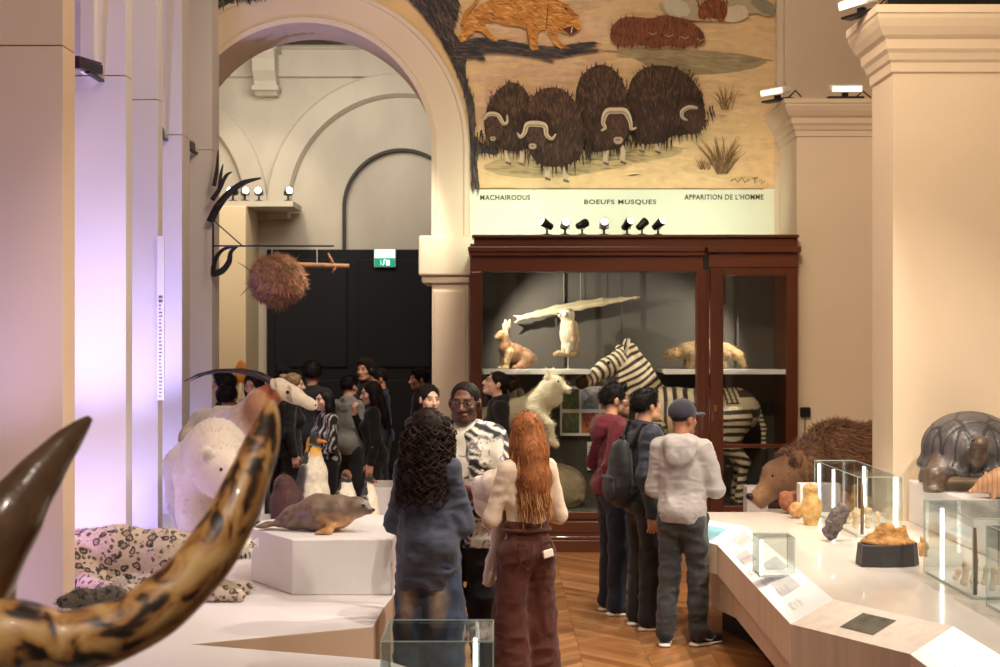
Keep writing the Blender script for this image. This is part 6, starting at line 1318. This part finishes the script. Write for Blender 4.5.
# -------- the visitors standing on the parquet
def denim(v):
    c = np.tile(lin((44, 58, 84)), (len(v), 1)); n = vnoise(v*V3(7, 7, 4), 4); m = np.clip(np.exp(-((np.abs(v[:, 0])-.10)/.05)**2)*np.exp(-((v[:, 2]-.66)/.17)**2)*(v[:, 1] > -.2)+n*.25, 0, 1); c = c*(1-m)[:, None]+lin((158, 140, 122))*m[:, None]
    return c*(1+.2*vnoise(v*40, 3))[:, None]
DENIM = M('cloth_denim', vc=True, rough=.8, bump=(200, .3), sheen=.1)
person('person with long dark curly hair in a loose slate-blue shirt, seen from behind', 429, 7.9, 160, 1.70, (190, 136, 108), False, dict(kind='curly', c=[(40, 28, 24), (64, 42, 32), (30, 22, 20)], th=.016, len=.46, w=.105, n=420),
       dict(mat=cloth_mat('slate_blue', (68, 71, 86)), hem=.74, wd=1.10, hr=.172, wst=.158, sl=(.074, .070, .066), send=.55, collar=True, amp=.016, fl=.72), dict(mat=DENIM, knee=.118, ankle=.118, waist=1.0, cols=denim, amp=.014),
       dict(L=((.215, -.01, 1.10), (.10, -.20, 1.06), (-.8, -.4, .1), (.3, -.9, .2), .5), R=((-.185, -.05, 1.10), (-.06, -.22, 1.08), (.8, -.4, .1), (-.3, -.9, .2), .5)), head=(-.15, .02, 0), hb=.014)
def tee_cols(v):
    c = np.tile(lin((226, 216, 200)), (len(v), 1)); x, z = v[:, 0]-.03, v[:, 2]-1.245; fr = v[:, 1] < -.05
    moon = (np.hypot(x, z) < .045) & (np.hypot(x+.018, z-.008) > .038) & fr; c[moon] = lin((52, 48, 50))
    tx = fr & (np.abs(z+.088) < .013) & (np.abs(x) < .085) & (np.sin(x*260)+vnoise(v*60, 2) > -.1); c[tx] = lin((96, 84, 76))
    st = fr & (np.hypot(x*.8, z-.03) < .014) & (vnoise(v*90, 5) > .1); c[st] = lin((120, 108, 100)); return c
def print_cols(v):
    n1 = vnoise(v*V3(11, 11, 13)+3, 1); n2 = vnoise(v*V3(24, 24, 28), 2); st = np.sin((v[:, 2]+v[:, 0]*.5)*110+n2*2.5); d = (n1+.25*n2 > .06); w = np.clip((n1+.25*n2-.02)/.10, 0, 1)*np.clip((st+.75)/.5, 0, 1); ln = (np.abs(n1+.25*n2-.02) < .035) | ((np.abs(n2) < .05) & (n1 < -.15)); w = np.where(ln, np.maximum(w, .75), w)
    return lin((226, 218, 206))*(1-w)[:, None]+lin((40, 40, 48))*w[:, None]
VCLOTH = M('cloth_printed', vc=True, rough=.85, bump=(180, .25), sheen=.1)
def man_extra(root, sc, out, cl, ar, J, hm, HC):
    mb = MB(); pts = [(.075*math.cos(a)*1.0, .0-.095*abs(math.sin(a))-.005, 1.485-.15*math.sin(a)) for a in np.linspace(0, PI, 19)]; mb.tube(pts, .0022, 5, False); out('necklace', np.array(mb.v)+V3(0, -.025, 0), mb.f, M('chain_silver', (180, 176, 170), .3, metal=.8))
person('tall dark-skinned bearded person in glasses, white tee and open black-and-white patterned shirt', 465, 8.62, -4, 1.84, (112, 70, 50), 1, dict(kind='fade', c=[(30, 24, 22)], th=-.0025),
       dict(mat=VCLOTH, cols=tee_cols, hem=.86, wd=1.05, sl=(.065, .06, .05), send=-.3, amp=.006, name='tee_shirt', over=dict(mat=VCLOTH, cols=print_cols, hem=.80, sl=(.088, .088, .09), send=-.08, cx=-.05)),
       dict(mat=cloth_mat('black_trouser', (30, 28, 30)), knee=.082, ankle=.07), dict(L=((.25, -.03, 1.13), (.075, -.215, 1.145), (-.82, -.12, -.42), (.15, -.98, .1), .35), R=((-.27, .0, 1.12), (-.17, -.18, 1.0), (.6, -.5, -.3), (-.3, -.9, .1), .4)),
       head=(-.10, .03, .02), beard=(22, 17, 16), glasses=M('glasses_dark', (40, 34, 32), .3), hb=.012, hh=.0042, hd=.0045, hw=1.10, girth=1.10, extra=man_extra)
def red_extra(root, sc, out, cl, ar, J, hm, HC):
    mb = MB(); mb.obox((-.075, .143, .915), .075, .018, .05, Euler((.12, .2, 0)).to_matrix()); o = out('pocket_tissue', mb.v, mb.f, M('tissue_white', (236, 222, 204), .7), smooth=False); bevel(o, .008)
    mb = MB()
    for s in (1, -1): P = [(s*.115, .112, .985), (s*.035, .148, .985), (s*.033, .168, .86), (s*.075, .17, .835), (s*.118, .15, .86), (s*.115, .112, .985)]; mb.tube(P, .003, 4, False)
    out('pocket_seam', mb.v, mb.f, M('thread_brown', (60, 30, 22), .8))
person('person with long wavy red hair, cream cropped top and wide rust-brown trousers, back turned', 526, 8.2, 207, 1.665, (222, 174, 146), False, dict(kind='wavy', c=[(148, 90, 52), (186, 128, 78), (122, 72, 42), (222, 170, 114)], len=.56, w=.095, n=430, spread=112, hug=.098, th=.006),
       dict(mat=cloth_mat('cream_rib', (232, 208, 184)), hem=1.02, wd=1.0, hr=.112, wst=.114, sl=(.062, .054, .046), send=.97, amp=.006, fl=.70), dict(mat=cloth_mat('rust_corduroy', (84, 42, 32), nz=(14, .2)), knee=.104, ankle=.118, waist=1.075, amp=.012, belt=True),
       dict(L=((.215, -.05, 1.12), (-.02, -.23, 1.13), (-.9, -.2, .15), (.1, -.9, .3), .5), R=((-.235, .0, 1.12), (.03, -.245, 1.16), (.9, -.1, .1), (.1, -.9, .3), .5)), head=(.12, .06, 0), hb=.012, hd=.005, extra=red_extra)
def sleeve_mark(root, sc, out, cl, ar, J, hm, HC):
    mb = MB(); mb.obox((-.262, .066, 1.262), .004, .022, .012, Euler((.2, .2, 0)).to_matrix()); out('sleeve_mark', mb.v, mb.f, M('mark_white', (226, 220, 214), .6), smooth=False)
def shoe_stripe(root, sc, out, cl, ar, J, hm, HC):
    shoes = [c for c in root.children if c.name.startswith('shoe')]
    for s, so in zip('LR', shoes):
        a, t_ = J['an'+s], J['to'+s]; d = (t_-a)*V3(1, 1, 0); d = d/np.linalg.norm(d); p = V3(-d[1], d[0], 0); g = a*V3(1, 1, 0)
        for sd in (1, -1): mb = MB(); mb.tube(curve_pts([g+d*.125+p*sd*.040+V3(0, 0, .066), g+d*.085+p*sd*.0445+V3(0, 0, .044), g+d*.055+p*sd*.045+V3(0, 0, .046), g+d*-.02+p*sd*.043+V3(0, 0, .078)]), curve_rad([.002, .008, .007, .002]), 6); out('side_stripe', mb.v, mb.f, M('mark_white', (226, 220, 214), .6), parent=so)
person('bespectacled bearded person in a maroon hooded sweatshirt with hands in pockets', 614, 10.8, 104, 1.755, (196, 146, 112), 1, dict(kind='short', c=[(26, 22, 22)], th=.003), dict(mat=cloth_mat('maroon', (92, 26, 36)), hood=True, rib=True, hem=.93, wd=1.0, amp=.012, name='hoodie', sl=(.078, .068, .048)),
       dict(mat=cloth_mat('dark_denim', (30, 36, 52)), knee=.08, ankle=.072), dict(R=((-.225, .11, 1.14), (-.18, -.06, .965), (.1, -.75, -.6), (-1, .1, 0), .5), L=((.25, .08, 1.14), (.20, -.08, .97), (0, -.75, -.6), (1, .1, 0), .5)), head=(-.08, -.10, 0), shoes=(52, 50, 52), beard=(40, 30, 28), glasses=M('glasses_dark'), hb=.013, hh=.0055, extra=sleeve_mark)
jk = person('person in a dark navy jacket standing between the maroon and pale grey hoodies', 645, 10.25, 108, 1.735, (190, 142, 112), 1, dict(kind='short', c=[(24, 21, 22)], th=.006), dict(mat=cloth_mat('navy_nylon', (38, 42, 54), .55), collar=True, hem=.86, wd=1.14, amp=.014, name='jacket', sl=(.088, .080, .062), send=.98),
       dict(mat=cloth_mat('black_trouser'), knee=.088, ankle=.075), dict(R=((-.22, .09, 1.13), (-.235, .05, .87), (.05, -.1, -1), (-1, .05, 0), .3)), head=(.25, -.2, 0), shoes=(44, 42, 44), hb=.013, hh=.006)
def backpack():
    t = empty('backpack', jk.location, 'black backpack worn by the person in the navy jacket', 'backpack', jk.rotation_euler.z); k = 1.735/1.75
    S = Sdf(); S.k = .06; S.ell((0, .20, 1.15), (.14, .065, .22)); S.chain([(0, .19, 1.28, .11), (0, .20, 1.02, .125)], fl=.6); S.ell((0, .255, 1.06), (.11, .05, .11), k=.03); v, f = S.mesh(.013); v = wrinkle(v, f, .008, (10, 10, 12), 4); mk('pack_body', v*k, f, cloth_mat('pack_black', (26, 26, 30), .6), t, smooth=True)
    S = Sdf(); S.k = .03; S.ell((0, .285, 1.04), (.10, .04, .10)); S.cone((-.08, .30, 1.12), (.08, .30, 1.12), .012, .012); v, f = S.mesh(.011); mk('front_pocket', v*k, f, cloth_mat('pack_pocket', (36, 36, 42), .55), t, smooth=True)
    for s in (1, -1): mb = MB(); mb.tube([(s*.09, .15, 1.34), (s*.12, .08, 1.515), (s*.125, -.06, 1.50), (s*.125, -.125, 1.38), (s*.15, -.10, 1.2), (s*.16, .06, 1.06), (s*.12, .17, 1.0)], .016, 8); mk('strap', np.array(mb.v)*k, mb.f, cloth_mat('pack_black'), t, smooth=True)
    mb = MB(); mb.tube([(.03, .19, 1.37), (.03, .18, 1.42), (-.03, .18, 1.42), (-.03, .19, 1.37)], .008, 6); mk('grab_loop', np.array(mb.v)*k, mb.f, cloth_mat('pack_black'), t, smooth=True)
backpack()
person('person in a pale grey hooded sweatshirt, navy cap and washed black jeans, seen from behind', 683, 9.65, 160, 1.675, (150, 100, 74), 1, dict(kind='short', c=[(30, 26, 26)], th=-.002), dict(mat=cloth_mat('heather_grey', (164, 158, 156)), hood=True, rib=True, hem=.90, wd=1.05, hr=.155, amp=.011, name='hoodie', sl=(.080, .070, .052)),
       dict(mat=cloth_mat('washed_black', (62, 62, 64), nz=(10, .3)), knee=.074, ankle=.064, amp=.014), dict(L=((.215, -.03, 1.12), (-.02, -.21, 1.12), (-.9, -.2, .1), (.1, -.9, .3), .4), R=((-.235, -.02, 1.14), (.02, -.22, 1.15), (.9, -.2, .1), (.1, -.9, .3), .4)), head=(-.55, .05, 0), shoes=(28, 28, 32), hb=.012, hh=.0055,
       cap=cloth_mat('navy_cap', (42, 40, 52)), extra=shoe_stripe, legs=dict(anL=(.12, .06, .09), toL=(.15, -.08, .03), anR=(-.105, -.03, .09), toR=(-.20, -.15, .03), knR=(-.10, -.03, .50)))
# cream coat carried over the arms of the red-haired visitor
def coat():
    Yc = 8.30; c = gy(493, 484, Yc); t = empty('folded_coat', c, 'cream fleece coat draped over the arms of the red-haired person, one sleeve hanging', 'coat'); m = cloth_mat('cream_fleece', (236, 218, 204), .9, (20, .06), (90, .25)); Q = lambda px, py, d=0: np.array(gy(px, py, Yc+d)-c)
    S = Sdf(); S.k = .04; S.chain([(*Q(482, 490, .05), .045), (*Q(494, 484, .0), .075), (*Q(508, 492, .0), .06), (*Q(516, 506, .03), .04)]); S.ell(Q(492, 494), (.09, .07, .06)); S.chain([(*Q(480, 484, .04), .045), (*Q(486, 506, .02), .06), (*Q(496, 512, .0), .05)]); v, f = S.mesh(.009); v = wrinkle(v, f, .012, (8, 8, 11), 3); mk('bundle', v, f, m, t, smooth=True)
    S = Sdf(); S.k = .03; S.chain([(*Q(500, 508), .05), (*Q(499, 535), .042), (*Q(493, 560), .038), (*Q(488, 582), .036)]); v, f = S.mesh(.009); v = wrinkle(v, f, .009, (14, 14, 22), 5); mk('sleeve', v, f, m, t, smooth=True)
coat()
person('person in a long black coat with hair in a bun, gazing up at the cabinet', 497, 13.25, -78, 1.80, (228, 186, 160), False, dict(kind='bun', c=[(36, 28, 26)], th=-.001), dict(mat=cloth_mat('black_wool', (22, 21, 24)), collar=True, hem=.55, wd=1.12, hr=.19, amp=.010, name='coat', sl=(.078, .066, .054)), dict(mat=cloth_mat('black_trouser'), knee=.08, ankle=.07),
       head=(0, -.38, 0), hb=.018, hh=.007, hd=.007, glasses=M('glasses_dark'))
person('smiling person with dark tied-back hair behind the bearded person\'s shoulder', 429, 11.7, 22, 1.72, (232, 190, 166), False, dict(kind='tied', c=[(34, 26, 26)], th=.002), dict(mat=cloth_mat('black_wool'), hem=.88, amp=.009), dict(mat=cloth_mat('dark_denim')), head=(.1, .05, 0), hb=.018, hh=.006, hd=.008)
# -------- the crowd under and beyond the arch
def stripes(v):
    s = np.sin((v[:, 0]*1.0+vnoise(v*6, 3)*.012)*150); w = ((s > .35) & (vnoise(v*V3(25, 25, 4), 7) > -.25))*1.0; return lin((26, 26, 30))*(1-w)[:, None]+lin((206, 200, 194))*w[:, None]
K = dict(hb=.021, hh=.0085, hd=.009); BT = dict(mat=cloth_mat('black_trouser')); BW = cloth_mat('black_wool')
DK = [(30, 25, 26)]
def lng(c=DK, n=70, L=.42): return dict(kind='long', c=c, len=L, w=.075, n=n)
person('person with long dark hair in a black top with white streaks', 325, 14.4, -52, 1.575, (226, 178, 152), False, lng(), dict(mat=VCLOTH, cols=stripes, hem=.8, wd=1.1, amp=.008), BT, dict(L=((.23, -.04, 1.12), (.10, -.22, 1.02), (-.7, -.4, -.1), (.2, -.9, .2), .5)), head=(.0, -.12, 0), **K)
person('person with long straight black hair and black coat, one hand raised to the face', 372, 14.2, -82, 1.67, (226, 176, 154), False, lng(n=110, L=.5), dict(mat=BW, hem=.6, wd=1.12, amp=.009, name='coat'), BT, dict(R=((-.22, -.06, 1.14), (-.10, -.18, 1.40), (.2, -.1, 1), (.3, -.9, 0), .6)), head=(.1, .15, 0), **K)
person('short-haired person in a light grey jacket with their back turned, in the crowd', 349, 15.7, 150, 1.68, (196, 150, 124), 1, dict(kind='short', c=DK), dict(mat=cloth_mat('ash_grey', (120, 116, 112)), hem=.85, collar=True, name='jacket'), BT, **K)
person('tallest person at the back of the crowd, half hidden, face lit', 366, 16.9, -35, 1.86, (206, 150, 124), 1, dict(kind='short', c=[(44, 32, 28)], th=.004), dict(mat=BW, hem=.9), BT, head=(.1, .05, 0), **K)
person('person in a dark blue jacket in front of the tallest one, cheek lit orange', 379, 16.25, -68, 1.755, (204, 140, 100), 1, dict(kind='short', c=DK), dict(mat=cloth_mat('night_blue', (30, 36, 56)), hem=.85, collar=True, name='jacket'), BT, head=(0, .2, 0), **K)
person('bearded person in profile in a dark jacket by the right jamb of the arch', 420, 16.1, -72, 1.755, (204, 144, 116), 1, dict(kind='short', c=DK, th=.004), dict(mat=BW, hem=.85, collar=True, name='jacket'), BT, beard=(40, 30, 28), **K)
person('broad person with bushy dark hair seen from behind, past the antelope muzzle', 312, 16.0, 176, 1.82, (180, 130, 106), 1, dict(kind='short', c=[(40, 33, 32), (30, 26, 26)], th=.018), dict(mat=cloth_mat('charcoal', (38, 38, 40)), hem=.85, wd=1.1, name='jacket'), BT, **K)
person('fair-haired person in side view behind the antelope head', 293, 14.9, 95, 1.73, (212, 164, 138), False, dict(kind='tied', c=[(138, 112, 84), (112, 90, 68)], th=.006), dict(mat=BW, hem=.85), BT, **K)
person('dark-haired person facing out under the far pillar edge', 283, 16.8, 12, 1.76, (200, 150, 126), 1, dict(kind='short', c=DK, th=.01), dict(mat=BW, hem=.85), BT, head=(0, .12, 0), **K)
person('person with full dark hair and pale collar above the white backboard, face tilted down', 254, 14.6, -22, 1.74, (206, 158, 132), False, dict(kind='long', c=DK, len=.36, w=.09, n=60, th=.014), dict(mat=cloth_mat('pale_collar', (206, 196, 186)), hem=.85, collar=True), BT, head=(0, .22, .05), **K)
person('person in profile at the far left of the crowd beside the last pier', 225, 14.05, -95, 1.76, (190, 142, 116), 1, dict(kind='short', c=DK, th=.006), dict(mat=BW, hem=.85), BT, **K)
person('person with rounded dark hair seen from behind, left end of the backboard', 227, 13.25, 168, 1.655, (176, 126, 100), False, dict(kind='short', c=DK, th=.014), dict(mat=BW, hem=.85), BT, **K)
